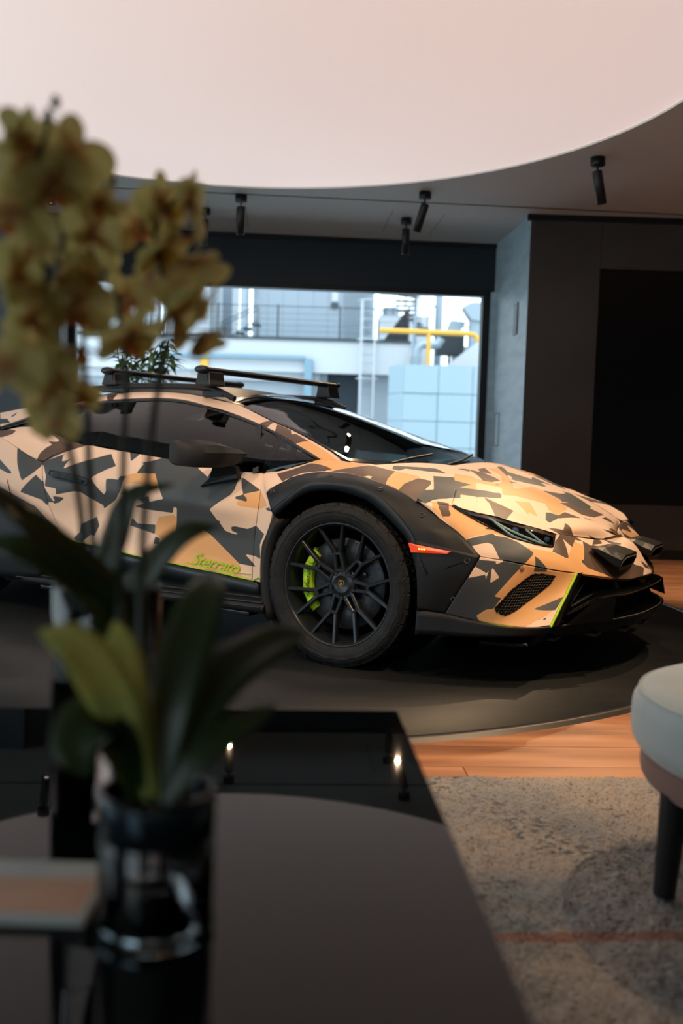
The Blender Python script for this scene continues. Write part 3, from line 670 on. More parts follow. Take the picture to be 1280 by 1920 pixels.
# left part: grey pier and curtain-like panels left of the window
struct('wall_left', MB().box(-7.2, -7.0, -3.2, -1.0, FL, CEIL).box(-7.2, -7.0, -1.0, 9.0, FL, 0.35).box(-7.2, -7.0, -1.0, 9.0, 2.65, CEIL).box(-7.2, -7.0, 9.0, 10, FL, CEIL), M['wall_back'])
for i, y in enumerate((-1.0, 1.5, 4.0, 6.5)):
    w2 = empty('window_%d' % (i + 2), kind='structure')
    MB().box(-7.15, -7.05, y, y + .06, .35, 2.65).box(-7.15, -7.05, y + 2.44, y + 2.5, .35, 2.65).box(-7.15, -7.05, y, y + 2.5, .35, .41).box(-7.15, -7.05, y, y + 2.5, 2.59, 2.65).build('window_frame', M['black'], w2)
    MB().box(-7.105, -7.095, y + .05, y + 2.45, .4, 2.6).build('pane', M['glass'], w2)
struct('wall_pier', MB().box(-2.55 - 4.5, -2.28, WY - 0.62, WY + 0.2, FL, CEIL, M=RM), mat('blue_grey_pier', rgb(92, 104, 112), 0.6))
struct('trim_10', MB().box(-2.28, -2.03, WY - 0.50, WY + 0.2, FL, CEIL, M=RM), mat('taupe_pier_side', rgb(70, 66, 66), 0.6))
struct('wall_rear', MB().box(-1.8, 8.2, -3.4, -3.2, FL, CEIL).box(-4.3, -1.8, -3.4, -3.2, FL, .35).box(-4.3, -1.8, -3.4, -3.2, 2.65, CEIL).box(-7.2, -6.8, -3.4, -3.2, FL, CEIL).box(-6.8, -4.3, -3.4, -3.2, FL, .35).box(-6.8, -4.3, -3.4, -3.2, 2.65, CEIL), M['wall_back'])
w2 = empty('window_6', kind='structure')
MB().box(-6.8, -6.74, -3.35, -3.25, .35, 2.65).box(-4.36, -4.3, -3.35, -3.25, .35, 2.65).box(-6.8, -4.3, -3.35, -3.25, .35, .41).box(-6.8, -4.3, -3.35, -3.25, 2.59, 2.65).build('window_frame', M['black'], w2)
MB().box(-6.75, -4.35, -3.305, -3.295, .4, 2.6).build('pane', M['glass'], w2)
w2 = empty('window_7', kind='structure')  # unseen second rear window, added to fill the foreground with light
MB().box(-4.3, -4.24, -3.35, -3.25, .35, 2.65).box(-1.86, -1.8, -3.35, -3.25, .35, 2.65).box(-4.3, -1.8, -3.35, -3.25, .35, .41).box(-4.3, -1.8, -3.35, -3.25, 2.59, 2.65).build('window_frame', M['black'], w2)
MB().box(-4.25, -1.85, -3.305, -3.295, .4, 2.6).build('pane', M['glass'], w2)
struct('wall_side', MB().box(8.0, 8.2, -3.2, 12, FL, CEIL), M['wall_back'])

# ceiling spotlights
M['spotlens'] = mat('lamp_lens', rgb(255, 240, 220), 0.3, emit=(1.0, 0.86, 0.68, 1), estr=5)
def spot(name, x, y, tilt, az, label, watt=0, aim=None, unlit=False):
    root = empty(name, (x, y, CEIL), label=label, cat='spotlight', group='black ceiling spotlights')
    MB().lathe([(0, -0.001), (0.048, -0.001), (0.048, -0.052), (0.046, -0.055), (0, -0.055)], 28).build('canopy', M['black'], root, weld=True, recalc=True)
    MB().tube([(0, 0, -0.05), (0, 0, -0.10)], 0.007, 8).build('stem', M['black'], root)
    T = Matrix.Translation((0, 0, -0.105)) @ Matrix.Rotation(az, 4, 'Z') @ Matrix.Rotation(tilt, 4, 'Y')
    MB().lathe([(0, 0.015), (0.030, 0.015), (0.033, 0.010), (0.033, -0.205), (0.029, -0.205), (0.027, -0.185)], 28, T).box(-0.006, 0.006, -0.036, -0.030, -0.12, 0.0, M=T).build('barrel', M['black'], root, weld=True)
    MB().lathe([(0, -0.187), (0.027, -0.187)], 20, T).build('lens', M['black'] if unlit else M['spotlens'], root)
    if watt:
        ld = bpy.data.lights.new('spot_lamp', 'SPOT')
        ld.energy = watt; ld.color = (1.0, 0.68, 0.40); ld.spot_size = math.radians(58); ld.spot_blend = 0.7; ld.shadow_soft_size = 0.016
        lo = bpy.data.objects.new('spot_lamp', ld); COL.objects.link(lo)
        lo.parent = root
        p = T @ Vector((0, 0, -0.215))
        lo.location = p
        d = Vector(aim) - (Vector((x, y, CEIL)) + p)
        lo.rotation_euler = d.to_track_quat('-Z', 'Y').to_euler()
    return root
SP = [
 ('ceiling_spotlight', -0.889, 7.857, .05, -1.57, 'lit black spotlight on the ceiling slot, above the roof bar of the car', 30, (-0.3, 5.6, 0.8)),
 ('ceiling_spotlight', 0.58, 7.592, .30, -.35, 'lit tilted black spotlight left of the window corner, beside the ceiling slot', 40, (0.9, 4.6, 0.5)),
 ('ceiling_spotlight', 0.492, 8.47, .0, 0, 'unlit black spotlight nearest the window lintel, hanging straight down', 0, None),
 ('ceiling_spotlight', 1.662, 6.58, .22, -2.9, 'nearest lit black spotlight at upper right, against the dark ceiling', 110, (0.6, 3.9, 0.5)),
 ('ceiling_spotlight', -2.13, 8.28, .05, 2, 'black spotlight left of the window, half hidden behind the orchid', 0, None),
 ('ceiling_spotlight', -1.253, 8.34, .05, 1, 'black spotlight partly hidden by the right orchid blossoms', 0, None),
 ('ceiling_spotlight', -2.2, 7.05, .15, 2.6, 'black spotlight hidden behind the leftmost orchid blossoms', 0, None),
]
for i, (n, x, y, t, az, lb, w_, aim) in enumerate(SP):
    spot(n, x, y, t, az, lb, w_, aim, unlit=(i == 2))
# unseen fittings of the same kind, added round the ceiling light to light car and floor
for x, y, w_, aim, side_ in ((2.4, 5.7, 230, (3.0, 6.6, 0), 'far right, aimed at the oak floor'), (1.7, 3.0, 62, (.85, 2.55, 0), 'right, aimed at the floor'), (1.95, 3.3, 130, (0.95, 3.3, 0.55), 'right front'), (1.0, 2.1, 112, (0.35, 3.4, 0.5), 'front, nearest the viewer'), (-2.2, 2.5, 95, (-1.2, 4.2, 0.7), 'far left'), (-0.9, 2.0, 90, (-0.5, 4.0, 0.8), 'front left'), (2.25, 4.9, 110, (1.0, 4.2, 0.5), 'right side')):
    spot('ceiling_spotlight', x, y, .3, 1.0, 'added unseen black ceiling spotlight, ' + side_, w_, aim)

# ================================================================ outside, across the yard
M['white'] = mat('white_render', rgb(176, 181, 186), 0.8)
M['white_shaded'] = mat('shaded_white_render', rgb(154, 163, 171), 0.8)  # same white render, its recess shading put into the colour
M['clad'] = mat('grey_cladding', rgb(136, 148, 158), 0.6)
M['panelm'] = mat('pale_blue_panel', rgb(138, 158, 168), 0.5)
M['doord'] = mat('dark_shutter', rgb(26, 40, 50), 0.6)
M['galv'] = mat('galvanised_metal', rgb(140, 154, 164), 0.4, metal=0.3)
M['rail'] = mat('dark_railing', rgb(46, 54, 60), 0.5)
M['yellow'] = mat('yellow_pipe', rgb(206, 158, 60), 0.5)
bd = empty('rooftop_building', (0, 33, 0), label='white rooftop plant building seen through the window', cat='building')
def bx(name, a, m, par=bd, bev=0):
    x0, x1, y0, y1, z0, z1 = a
    return MB().box(x0, x1, y0 - 33, y1 - 33, z0, z1, bev).build(name, M[m] if isinstance(m, str) else m, par)
bx('parapet', (-13.0, 2.17, 33, 33.4, 3.3, 4.4), 'white')
bx('parapet_cap', (-13.0, 2.22, 32.93, 33.45, 4.39, 4.46), 'rail')
lw = MB()
for (a, b) in ((-15.9, -0.64), (0.47, 2.16)):
    lw.box(a, b, 0.6, 1.0, -3, 3.33)
lw.box(-0.64, 0.47, 0.9, 1.0, -3, 3.33)
lw.build('lower_wall', M['white_shaded'], bd)
bx('deck', (-13, 2.2, 33.2, 37.8, 4.2, 4.4), 'clad')
for i in range(34):   # roller shutter slats
    z = 3.42 - i * 0.12
    MB().box(-0.62, 0.45, 0.66, 0.70, z - 0.112, z, bev=0.008).build('shutter_slat', M['doord'], bd)
cb = empty('plant_room', (0, 38.2, 0), label='grey clad plant room with louvred door behind the roof railing', cat='plant room')
for i, x in enumerate(np.arange(-3.76, 1.0, 0.6)):
    MB().box(x, min(x + 0.592, 1.05), 0, 0.1, 4.4, 9.2).build('cladding_panel', M['clad'], cb)
MB().box(-3.7, 1.05, 0.1, 6, 4.4, 9.2).build('body', M['clad'], cb)
for i in range(30):
    z = 4.75 + i * 0.112
    MB().box(-0.13, 0.85, -0.10, -0.02, z, z + 0.03).box(-0.13, 0.85, -0.05, -0.01, z + 0.02, z + 0.07).build('louver_slat', M['galv'], cb)
MB().box(-0.63, -0.38, -0.04, 0, 6.5, 6.9).build('sign', M['white'], cb)
MB().box(-0.66, -0.37, -0.08, 0, 6.24, 6.44).build('junction_box', M['rail'], cb)
MB().tube([(-4.05, -.3, 4.4), (-4.05, -.3, 6.9), (-3.95, -.3, 7.2), (-3.7, -.3, 7.3)], 0.17, 12).build('flue', M['galv'], cb)
lb = MB().box(-7.6, -5.72, 40, 44, -3, 9.4).build('white_tower', M['white']); tag(lb, 'plain white tower block at the left, behind the right orchid spray', 'building')
lb = MB().box(-6.3, -5.4, 45, 48, -3, 10.5).build('grey_tower', M['clad']); tag(lb, 'slim grey tower right behind the plain white one', 'building')
lb = MB().box(-14, -9.5, 41, 46, -3.0, 9.8).box(-9.5, -8.3, 42, 43, -3, 10).build('far_block', M['white']); tag(lb, 'white block furthest left, seen between the blossoms', 'building')
fp = MB()
for x in (-9.0, -8.75, -8.3, -8.05):
    fp.tube([(x, 39, -3), (x, 39, 9.5)], 0.09, 10)
tag(fp.build('pipe_cluster', M['galv']), 'cluster of upright silver pipes seen between the blossoms', 'pipes')
# railing with mesh panels
rl = empty('roof_railing', (0, 33.1, 0), label='dark railing with wire mesh along the white parapet', cat='railing')
posts = [-11.1, -8.9, -6.74, -4.45, -2.38, -0.25, 2.11]
for x in posts:
    MB().box(x - 0.03, x + 0.03, -.03, .03, 4.4, 5.6).build('post', M['rail'], rl)
for a, b in zip(posts[:-1], posts[1:]):
    w = MB()
    for z in (4.5, 5.55): w.box(a, b, -.015, .015, z - .012, z + .012)
    for x in np.arange(a + .1, b, .1): w.box(x - .004, x + .004, -.004, .004, 4.5, 5.55)
    for z in np.arange(4.7, 5.5, .2): w.box(a, b, -.004, .004, z - .005, z + .005)
    w.build('mesh_panel', M['rail'], rl)
st = empty('roof_steps', (-3.9, 33.6, 0), label='short metal steps with handrails beside the silver flue', cat='stairs')
for y in (0, .7):
    MB().tube([(-.55, y, 4.4), (-.5, y, 5.0), (.75, y, 5.6), (.75, y, 4.4)], .025, 6).build('handrail', M['rail'], st)
    MB().tube([(-.4, y, 4.4), (.75, y, 5.1)], .02, 6).build('stringer', M['rail'], st)
for i in range(4):
    MB().box(-.3 + .28 * i, 0 + .28 * i, 0, .7, 4.5 + .15 * i, 4.54 + .15 * i).build('tread', M['rail'], st)
# caged ladder
ld = empty('wall_ladder', (0.72, 32.7, 0), label='tall white access ladder with hoops fixed to the white wall', cat='ladder')
for x in (-.24, .24):
    MB().box(x - .025, x + .025, -.02, .02, -2, 5.75).build('stile', M['white'], ld)
for i in range(24):
    z = 5.45 - i * .3
    MB().tube([(-.24, 0, z), (.24, 0, z)], .016, 6).build('rung', M['galv'], ld)
for i in range(5):
    z = 5.7 - i * 1.3
    MB().tube([(.36 * math.cos(a) if abs(a) < 9 else 0, -.32 + .36 * math.sin(a), z) for a in np.linspace(-3.5, .36, 14)], .02, 5).build('hoop', M['white'], ld)
for x in (-.2, .2):
    MB().box(x - .015, x + .015, -.62, -.6, .5, 5.7).build('cage_bar', M['white'], ld)
# stair block, spiral stair, dark triangle
sb = MB().box(1.27, 3.25, 38.0, 40, -3, 6.0).build('white_stair_block', M['white']); tag(sb, 'low white block under the spiral stair', 'building')
tr = MB().prism([(1.25, 4.47), (2.16, 4.47), (2.16, 5.72)], 0, .06, Matrix.Translation((0, 33.3, 0)) @ Matrix.Rotation(math.pi / 2, 4, 'X'))
tag(tr.build('stair_screen', mat('dark_mesh_screen', rgb(26, 28, 34), 0.6)), 'dark triangular stair screen on the roof edge', 'screen')
sp_ = empty('spiral_stair', (2.48, 35.05, 0), label='grey spiral staircase above the yellow pipe', cat='stairs')
MB().tube([(0, 0, -3), (0, 0, 7.6)], .07, 8).build('newel', M['galv'], sp_)
for i in range(14):
    a = i * .42; z = 4.9 + i * .15
    T = Matrix.Translation((0, 0, z)) @ Matrix.Rotation(a, 4, 'Z')
    MB().box(.05, .75, -.13, .13, 0, .04, M=T).build('tread', M['rail'], sp_)
MB().tube([(.75 * math.cos(i * .21), .75 * math.sin(i * .21), 5.9 + i * .075) for i in range(28)], .025, 6).build('handrail', M['rail'], sp_)
for i in range(14):
    a = i * .42
    MB().tube([(.75 * math.cos(a), .75 * math.sin(a), 4.9 + i * .15), (.75 * math.cos(a), .75 * math.sin(a), 5.9 + i * .15)], .012, 4).build('baluster', M['rail'], sp_)
fr_ = MB()
for z in (6.2, 6.5, 6.8, 7.1): fr_.box(1.3, 3.2, 38.1, 38.13, z, z + .02)
for x in np.arange(1.3, 3.2, .5): fr_.box(x, x + .03, 38.1, 38.13, 6.0, 7.15)
tag(fr_.build('upper_railing', M['rail']), 'thin open railing on top of the low white block', 'railing')
tk = MB().lathe([(0, 0), (.3, 0), (.34, .06), (.34, .34), (.3, .4), (0, .4)], 20, Matrix.Translation((1.75, 38.8, 6.001)))
tag(tk.build('small_tank', M['galv']), 'small round tank behind the open roof railing', 'tank')
dp = MB().tube([(3.46, 36.4, -3), (3.46, 36.4, 8.3)], .15, 14)
tag(dp.build('vertical_duct', M['galv']), 'tall round silver duct standing above the yellow pipe', 'duct')
yp = MB().tube([(1.06, 31, 4.58), (3.9, 31, 4.55), (4.1, 31, 4.52), (4.2, 31, 4.44), (4.24, 31, 4.30)], .085, 12)
yp.tube([(2.65, 31, 4.54), (2.67, 31, 3.275)], .075, 10)
tag(yp.build('yellow_pipe', M['yellow']), 'yellow gas pipe running along the roof with a drop pipe', 'pipe')
yp = MB().box(-5.0, -4.74, 32.9, 33, 3.1, 3.95)
yp.build('yellow_marker', M['yellow'], bd).location = (0, -33, 0)
de = MB().tube([(3.2, 32.6, 4.55), (3.1, 32.6, 4.35), (2.85, 32.6, 4.30), (2.6, 32.6, 4.35), (2.42, 32.6, 4.2), (2.38, 32.6, 3.95), (2.38, 32.6, -3.0)], .15, 12)
for k_ in range(7):
    de.lathe([(.17, -.03), (.17, .03)], 12, Matrix.Translation((2.38, 32.6, 3.3 + k_ * .1)))
tag(de.build('bent_duct', M['galv']), 'silver duct with two bends below the yellow pipe', 'duct')
cw = empty('exhaust_cowl', (4.45, 34, 5.3), label='big grey curved exhaust cowl against the sky at the window edge', cat='cowl')
pr = [(0.3, 0)] + [(-.05 + .65 * math.cos(a) + .1, .02 + .65 * math.sin(a)) for a in np.linspace(.0, 2.35, 14)] + [(-.1, .05)]
MB().prism(pr, -.35, .35, Matrix.Rotation(math.pi / 2, 4, 'X')).build('hood', M['galv'], cw)
MB().tube([(.12, 0, -8.3), (.12, 0, .1)], .25, 14).build('neck', M['galv'], cw)
pr = [(3.0, 3.3), (4.62, 4.62), (5.5, 4.62), (5.5, -3), (3.0, -3)]
tag(MB().prism(pr, 0, .5, Matrix.Translation((0, 33.4, 0)) @ Matrix.Rotation(math.pi / 2, 4, 'X')).build('sloped_gable', M['white']), 'white sloped gable wall at the right edge of the window', 'gable')
ac = empty('air_unit', (3.75, 34.95, 4.2), label='dark air handling unit behind the sloped gable', cat='air unit')
MB().box(-.05, .05, -.05, .05, -7.2, 0).build('stand', M['rail'], ac)
MB().box(-.5, .5, -.3, .3, 0, .75, .03).build('casing', mat('dark_unit', rgb(50, 56, 60), .5), ac)
MB().prism([(-.2, .75), (.0, 1.25), (.55, 1.2), (.3, .75)], -.25, .25, Matrix.Rotation(math.pi / 2, 4, 'X')).build('scoop', M['galv'], ac)
for i in range(9):
    MB().box(-.46, .46, -.33, -.3, .06 + i * .075, .1 + i * .075).build('fin', M['rail'], ac)
fc = MB()
for i in range(7): fc.box(4.0 + .16 * i, 4.03 + .16 * i, 35.5, 35.53, 4.6, 5.7)
fc.box(3.9, 5.1, 35.5, 35.53, 5.3, 5.34).box(3.9, 5.1, 35.45, 35.6, -3, 4.6)
tag(fc.build('gable_railing', M['white']), 'white railing behind the exhaust cowl', 'railing')
# panelled box building in front, right
pb = empty('panelled_annex', (0, 28, 0), label='pale blue panelled annex filling the lower right of the window', cat='building')
MB().box(1.75, 6.2, .05, 4, -2, 3.2).build('core', M['clad'], pb)
zs = [3.27, 2.43, 1.62, .85, 0.05, -.8, -1.6]
xs = [1.70, 2.72, 3.72, 4.72, 5.72]
for i in range(len(zs) - 1):
    for j in range(len(xs) - 1):
        dy = 0 if (i == 0 or j > 0) else .03
        MB().box(xs[j] + .008, xs[j + 1] - .008, dy - .03, dy + .06, zs[i + 1] + .01, zs[i] - .01).build('facade_panel', M['panelm'], pb)
    a = MB(); 
    a.add([(1.70, 0, zs[i] - .01), (1.30, .9, zs[i] - .01), (1.30, .9, zs[i + 1] + .01), (1.70, 0, zs[i + 1] + .01), (1.74, .03, zs[i] - .01), (1.34, .93, zs[i] - .01), (1.34, .93, zs[i + 1] + .01), (1.74, .03, zs[i + 1] + .01)],
          [(0, 1, 2, 3), (4, 7, 6, 5), (0, 4, 5, 1), (1, 5, 6, 2), (2, 6, 7, 3), (3, 7, 4, 0)])
    a.build('side_panel', M['panelm'], pb)
# wall pipe on lower wall
wp = MB().box(-6.6, -1.4, 32.8, 32.95, 3.72, 3.84).box(-1.42, -1.15, 32.8, 33.4, 1.0, 3.75)
wp.build('wall_duct', mat('pale_duct', rgb(110, 140, 156), .5), bd).location = (0, -33, 0)
lg = MB().box(-13, -0.9, 33.3, 33.55, 3.0, 3.32)
lg.build('wall_ledge', M['white'], bd).location = (0, -33, 0)
gy = MB().box(-60, 60, 11, 80, -3.3, -3.0).build('yard_ground', mat('pale_gravel', rgb(190, 192, 192), .9)); gy['kind'] = 'structure'
# trees and brick house beyond the left hand window
M['leaf'] = mat('tree_leaf', rgb(70, 100, 46), .6)
tr_ = empty('garden_tree', (-13, 8.2, 0), label='green tree beyond the left side window, outside the picture', cat='tree')
MB().tube([(0, 0, -3), (0, 0, 2.5)], .15, 8).build('trunk', mat('bark', rgb(80, 66, 52), .9), tr_)
fo = MB()
for i in range(1500):
    p = rng.normal(0, 1, 3) * (1.0, 1.2, .9) + (0, 0, 2.6)
    a = rng.normal(0, 1, 3); a /= np.linalg.norm(a); b = np.cross(a, rng.normal(0, 1, 3)); b /= np.linalg.norm(b)
    s_ = .13
    fo.add([p - a * s_, p + b * s_ * .5, p + a * s_, p - b * s_ * .5], [(0, 1, 2, 3)])
o = fo.build('foliage', M['leaf'], tr_, recalc=False); o['kind'] = 'stuff'

# leafy plant on the sill behind the car
def leaf_mesh(L, Wd, droop=.25, fold=.15, nx=7):
    v = []; f = []
    for i in range(nx):
        t = i / (nx - 1)
        w = Wd * math.sin(math.pi * min(1, (t * .94 + .03))) ** .8
        z = -droop * L * t * t
        x = L * t
        v += [(x, -w / 2, z + fold * w), (x, 0, z), (x, w / 2, z + fold * w)]
    for i in range(nx - 1):
        a = i * 3
        f += [(a, a + 1, a + 4, a + 3), (a + 1, a + 2, a + 5, a + 4)]
    return v, f
M['plant'] = mat('glossy_leaf', rgb(52, 92, 40), .35)
noisy(M['plant'], 9, rgb(36, 72, 30), rgb(104, 138, 62))
hpz = empty('leafy_plant', (-1.60, 7.55, .6), label='leafy green plant standing behind the car roof, before the window', cat='plant')
MB().lathe([(0, -.63), (.14, -.63), (.18, -.1), (.165, -.1), (.15, -.16), (0, -.16)], 24).build('planter', M['black'], hpz, weld=True)
lme = []
for k_ in range(3):
    a = MB(); v, f = leaf_mesh(.10 + .02 * k_, .040, .30 + .12 * k_, .2); a.add(v, f, True)
    me = a.mesh('leaf'); me.materials.append(M['plant']); lme.append(me)
for i in range(10):
    a0 = i * .9; r0 = .03 + .025 * (i % 3)
    P = cr1(np.array([(r0 * math.cos(a0), r0 * math.sin(a0), -.18), (r0 * 1.3 * math.cos(a0), r0 * 1.3 * math.sin(a0), .3), ((r0 + .10) * math.cos(a0), (r0 + .10) * math.sin(a0), .74), ((r0 + .17) * math.cos(a0), (r0 + .17) * math.sin(a0), 1.08 - .04 * (i % 4))]), 8)
    MB().tube(P.tolist(), .006, 6).build('stem', M['plant'], hpz)
    for j in range(6, len(P)):
        for s_ in (0, 1):
            o = link('leaf', lme[int(rng.integers(3))], None, hpz)
            o.location = tuple(P[j]); o.rotation_euler = (rng.uniform(-.3, .3), rng.uniform(-.5, .3), j * 2.4 + s_ * math.pi + rng.uniform(-.3, .3))

# ================================================================ the car
TH = math.radians(31.3228)
CO = Vector((-0.0164256 + .96 * math.sin(TH), 3.8257482 + .96 * math.cos(TH), 0))
car = empty('sports_car', CO, -TH, label='low camouflage-wrapped sports car in tan, brown and grey on the round platform', cat='car')

# ---- camouflage wrap: flat colours cut along traced outlines, some bumper tan is warm light (signed distances stored on the mesh)
def camo_mat():
    m = bpy.data.materials.new('camouflage_wrap'); m.use_nodes = True
    nt = m.node_tree; b = nt.nodes['Principled BSDF']
    b.inputs['Roughness'].default_value = .5
    b.inputs['Specular IOR Level'].default_value = .32
    prev = None
    base = nt.nodes.new('ShaderNodeRGB'); base.outputs[0].default_value = rgb(238, 208, 184)
    prev = base.outputs[0]
    for nm, c in (('tan', rgb(230, 176, 120)), ('brown', rgb(92, 74, 64)), ('slate', rgb(70, 76, 80)), ('light', rgb(238, 208, 184))):
        a = nt.nodes.new('ShaderNodeAttribute'); a.attribute_name = 'wrap_' + nm
        g = nt.nodes.new('ShaderNodeMath'); g.operation = 'GREATER_THAN'; g.inputs[1].default_value = 0
        nt.links.new(a.outputs['Fac'], g.inputs[0])
        x = nt.nodes.new('ShaderNodeMix'); x.data_type = 'RGBA'; x.inputs[7].default_value = c
        nt.links.new(g.outputs[0], x.inputs[0]); nt.links.new(prev, x.inputs[6]); prev = x.outputs[2]
    nt.links.new(prev, b.inputs['Base Color'])
    return m
M['camo'] = camo_mat()
M['cblack'] = mat('satin_black_cladding', rgb(24, 27, 30), .48, spec=.4)
M['cdark'] = mat('cool_lit_black_paint', rgb(30, 36, 42), .35)  # black paint with a cool daylight tint put into the colour
M['void'] = mat('unlit_black', rgb(6, 7, 8), .8, spec=.2)
M['gloss'] = mat('gloss_black', rgb(9, 10, 11), .16)
M['roofm'] = mat('satin_roof_black', rgb(44, 49, 53), .45)
M['lime'] = mat('lime_green', rgb(172, 222, 40), .4)
M['steel'] = mat('bolt_steel', rgb(70, 72, 74), .3, metal=.8)

LAY = ('tan', 'brown', 'slate', 'light')
def patch_dist(P2, poly):
    """signed distance, positive inside"""
    n = len(poly); a = poly; b = np.roll(poly, -1, axis=0)
    d2 = np.full(len(P2), 1e9); ins = np.zeros(len(P2), bool)
    for i in range(n):
        e = b[i] - a[i]; w = P2 - a[i]
        t = np.clip((w @ e) / max(e @ e, 1e-12), 0, 1)
        q = w - t[:, None] * e
        d2 = np.minimum(d2, (q * q).sum(1))
        c = (a[i][1] > P2[:, 1]) != (b[i][1] > P2[:, 1])
        if c.any():
            with np.errstate(divide='ignore', invalid='ignore'):
                xi = (b[i][0] - a[i][0]) * (P2[:, 1] - a[i][1]) / (b[i][1] - a[i][1]) + a[i][0]
            ins ^= c & (P2[:, 0] < xi)
    d = np.sqrt(d2)
    return np.where(ins, d, -d)
PREP = []
for lay, pts in PATCH:
    P = np.array(pts, float) / 1000
    c = P.mean(0); U, S, Vt = np.linalg.svd(P - c)
    PREP.append((lay, c, Vt[:2], (P - c) @ Vt[:2].T, Vt[2], np.abs((P - c) @ Vt[2]).max()))
def wrap(me, mirror=False):
    V = np.empty(len(me.vertices) * 3); me.vertices.foreach_get('co', V); V = V.reshape(-1, 3).copy()
    if mirror: V[:, 1] *= -1
    lo, hi = V.min(0) - .05, V.max(0) + .05
    out = {k_: np.full(len(V), -1.0) for k_ in LAY}
    for lay, c, B, poly, nrm, off in PREP:
        R = np.abs(poly).max() + .02
        if (c + R < lo).any() or (c - R > hi).any(): continue
        m_ = np.abs((V - c) @ nrm) < off + .09
        if not m_.any(): continue
        d = patch_dist((V[m_] - c) @ B.T, poly)
        o = out[LAY[lay]]; o[m_] = np.maximum(o[m_], d)
    for k_ in LAY:
        at = me.attributes.new('wrap_' + k_, 'FLOAT', 'POINT'); at.data.foreach_set('value', out[k_])
G = {k_: np.array(v_, float) / 1000 for k_, v_ in PAN.items()}
def mirrored(A):
    B = A.copy(); B[..., 1] *= -1; return B
_n = G['nose'][0][11:]; _o = np.argsort(_n[:, 1])
for j_ in range(len(G['hood'][-1])):
    y_ = G['hood'][-1][j_][1]
    G['hood'][-1][j_][0] = np.interp(-abs(y_), _n[_o, 1], _n[_o, 0]) - .004
    G['hood'][-1][j_][2] = np.interp(-abs(y_), _n[_o, 1], _n[_o, 2]) + .002
def panel(key, name, m, step=.0075, parent=None, both=True, camo=True, fstep=.02, label=None, **k):
    objs = []
    for s in ((0, 1) if both else (0,)):
        A = dense(G[key] if s == 0 else mirrored(G[key]), step if s == 0 else fstep)
        me = grid_mesh(name, A, **k)
        if camo: wrap(me, mirror=(s == 1 and key != 'hood'))
        o = link(name, me, m, parent[s] if isinstance(parent, (list, tuple)) else (parent or car))
        if label: o['label'] = label
        objs.append(o)
    return objs
doors = panel('door', 'door', M['camo'])
panel('rocker', 'lower_door_panel', M['cdark'], step=.03, parent=doors, camo=False)
fenders = panel('fender', 'front_fender', M['camo'], ref=(-.2, 0, .3), inset=.0004)
brow = panel('brow', 'headlight_surround', M['camo'], ref=(.2, 0, .2), inset=0)
panel('shoulder', 'rear_shoulder', M['camo'], ref=(-2, 0, .3), step=.01)
panel('quarter', 'rear_quarter_panel', M['camo'], step=.01, ref=(-2, 0, .4))
panel('rail', 'roof_side_panel', M['camo'], ref=(-1.2, 0, .3))
hood = panel('hood', 'hood', M['camo'], both=False, ref=(.4, 0, .1), inset=.002)
nose = panel('nose', 'front_bumper', M['camo'], ref=(.4, 0, .2), step=.0075, fstep=.012)
cheek = panel('cheek', 'bumper_side', M['camo'], ref=(.3, -.2, .35))
fl_up = panel('flare_upper', 'wheel_arch_flare', M['cblack'], step=.02, camo=False, ref=(0.1, 0, .3), inset=0)
panel('flare_lip', 'arch_lip', mat('arch_lip_lit_black', rgb(40, 48, 54), .4), step=.03, parent=fl_up, camo=False, ref=(0.1, 0, .3), inset=0, skirt=.03)  # lip lighter than the flare: cool daylight put into its colour
panel('flare_front', 'flare_corner', M['cblack'], step=.02, parent=fl_up, camo=False, ref=(0.1, 0, .3), inset=0)
skirts = panel('lower_skirt', 'bumper_skirt', M['cblack'], step=.03, camo=False, ref=(.4, 0, .3), inset=0)
panel('trimT', 'window_trim', M['gloss'], step=.03, camo=False, ref=(-1.2, 0, .3), inset=0)
# bolts on the flare
def on_flare(k_):  # row 0 = outer edge
    A = dense(G['flare_upper'], .02); return A
FA = dense(G['flare_upper'], .02); FN = gnormals(FA)
def bolt(P, n, par):
    n = Vector(n).normalized()
    if n.y > 0: n = -n
    T = Matrix.Translation(Vector(P) + n * .0005) @ n.to_track_quat('Z', 'Y').to_matrix().to_4x4()
    MB().lathe([(.0125, 0), (.0115, .003), (.008, .003), (.0075, -.002), (0, -.002)], 16, T).build('bolt', M['steel'], par, weld=True)
BOLTS = [(-.335,.700),(-.262,.752),(-.060,.778),(.190,.737),(.370,.640),(.560,.485),(.515,.330)]
Cf = G['flare_front'][-1]; 
for bx_, bz_ in BOLTS:
    A = np.concatenate([FA.reshape(-1, 3), dense(G['flare_front'], .02).reshape(-1, 3)]); NN = np.concatenate([FN.reshape(-1, 3), gnormals(dense(G['flare_front'], .02)).reshape(-1, 3)])
    j = np.argmin((A[:, 0] - bx_) ** 2 + (A[:, 2] - bz_) ** 2)
    bolt(A[j], NN[j], fl_up[0])

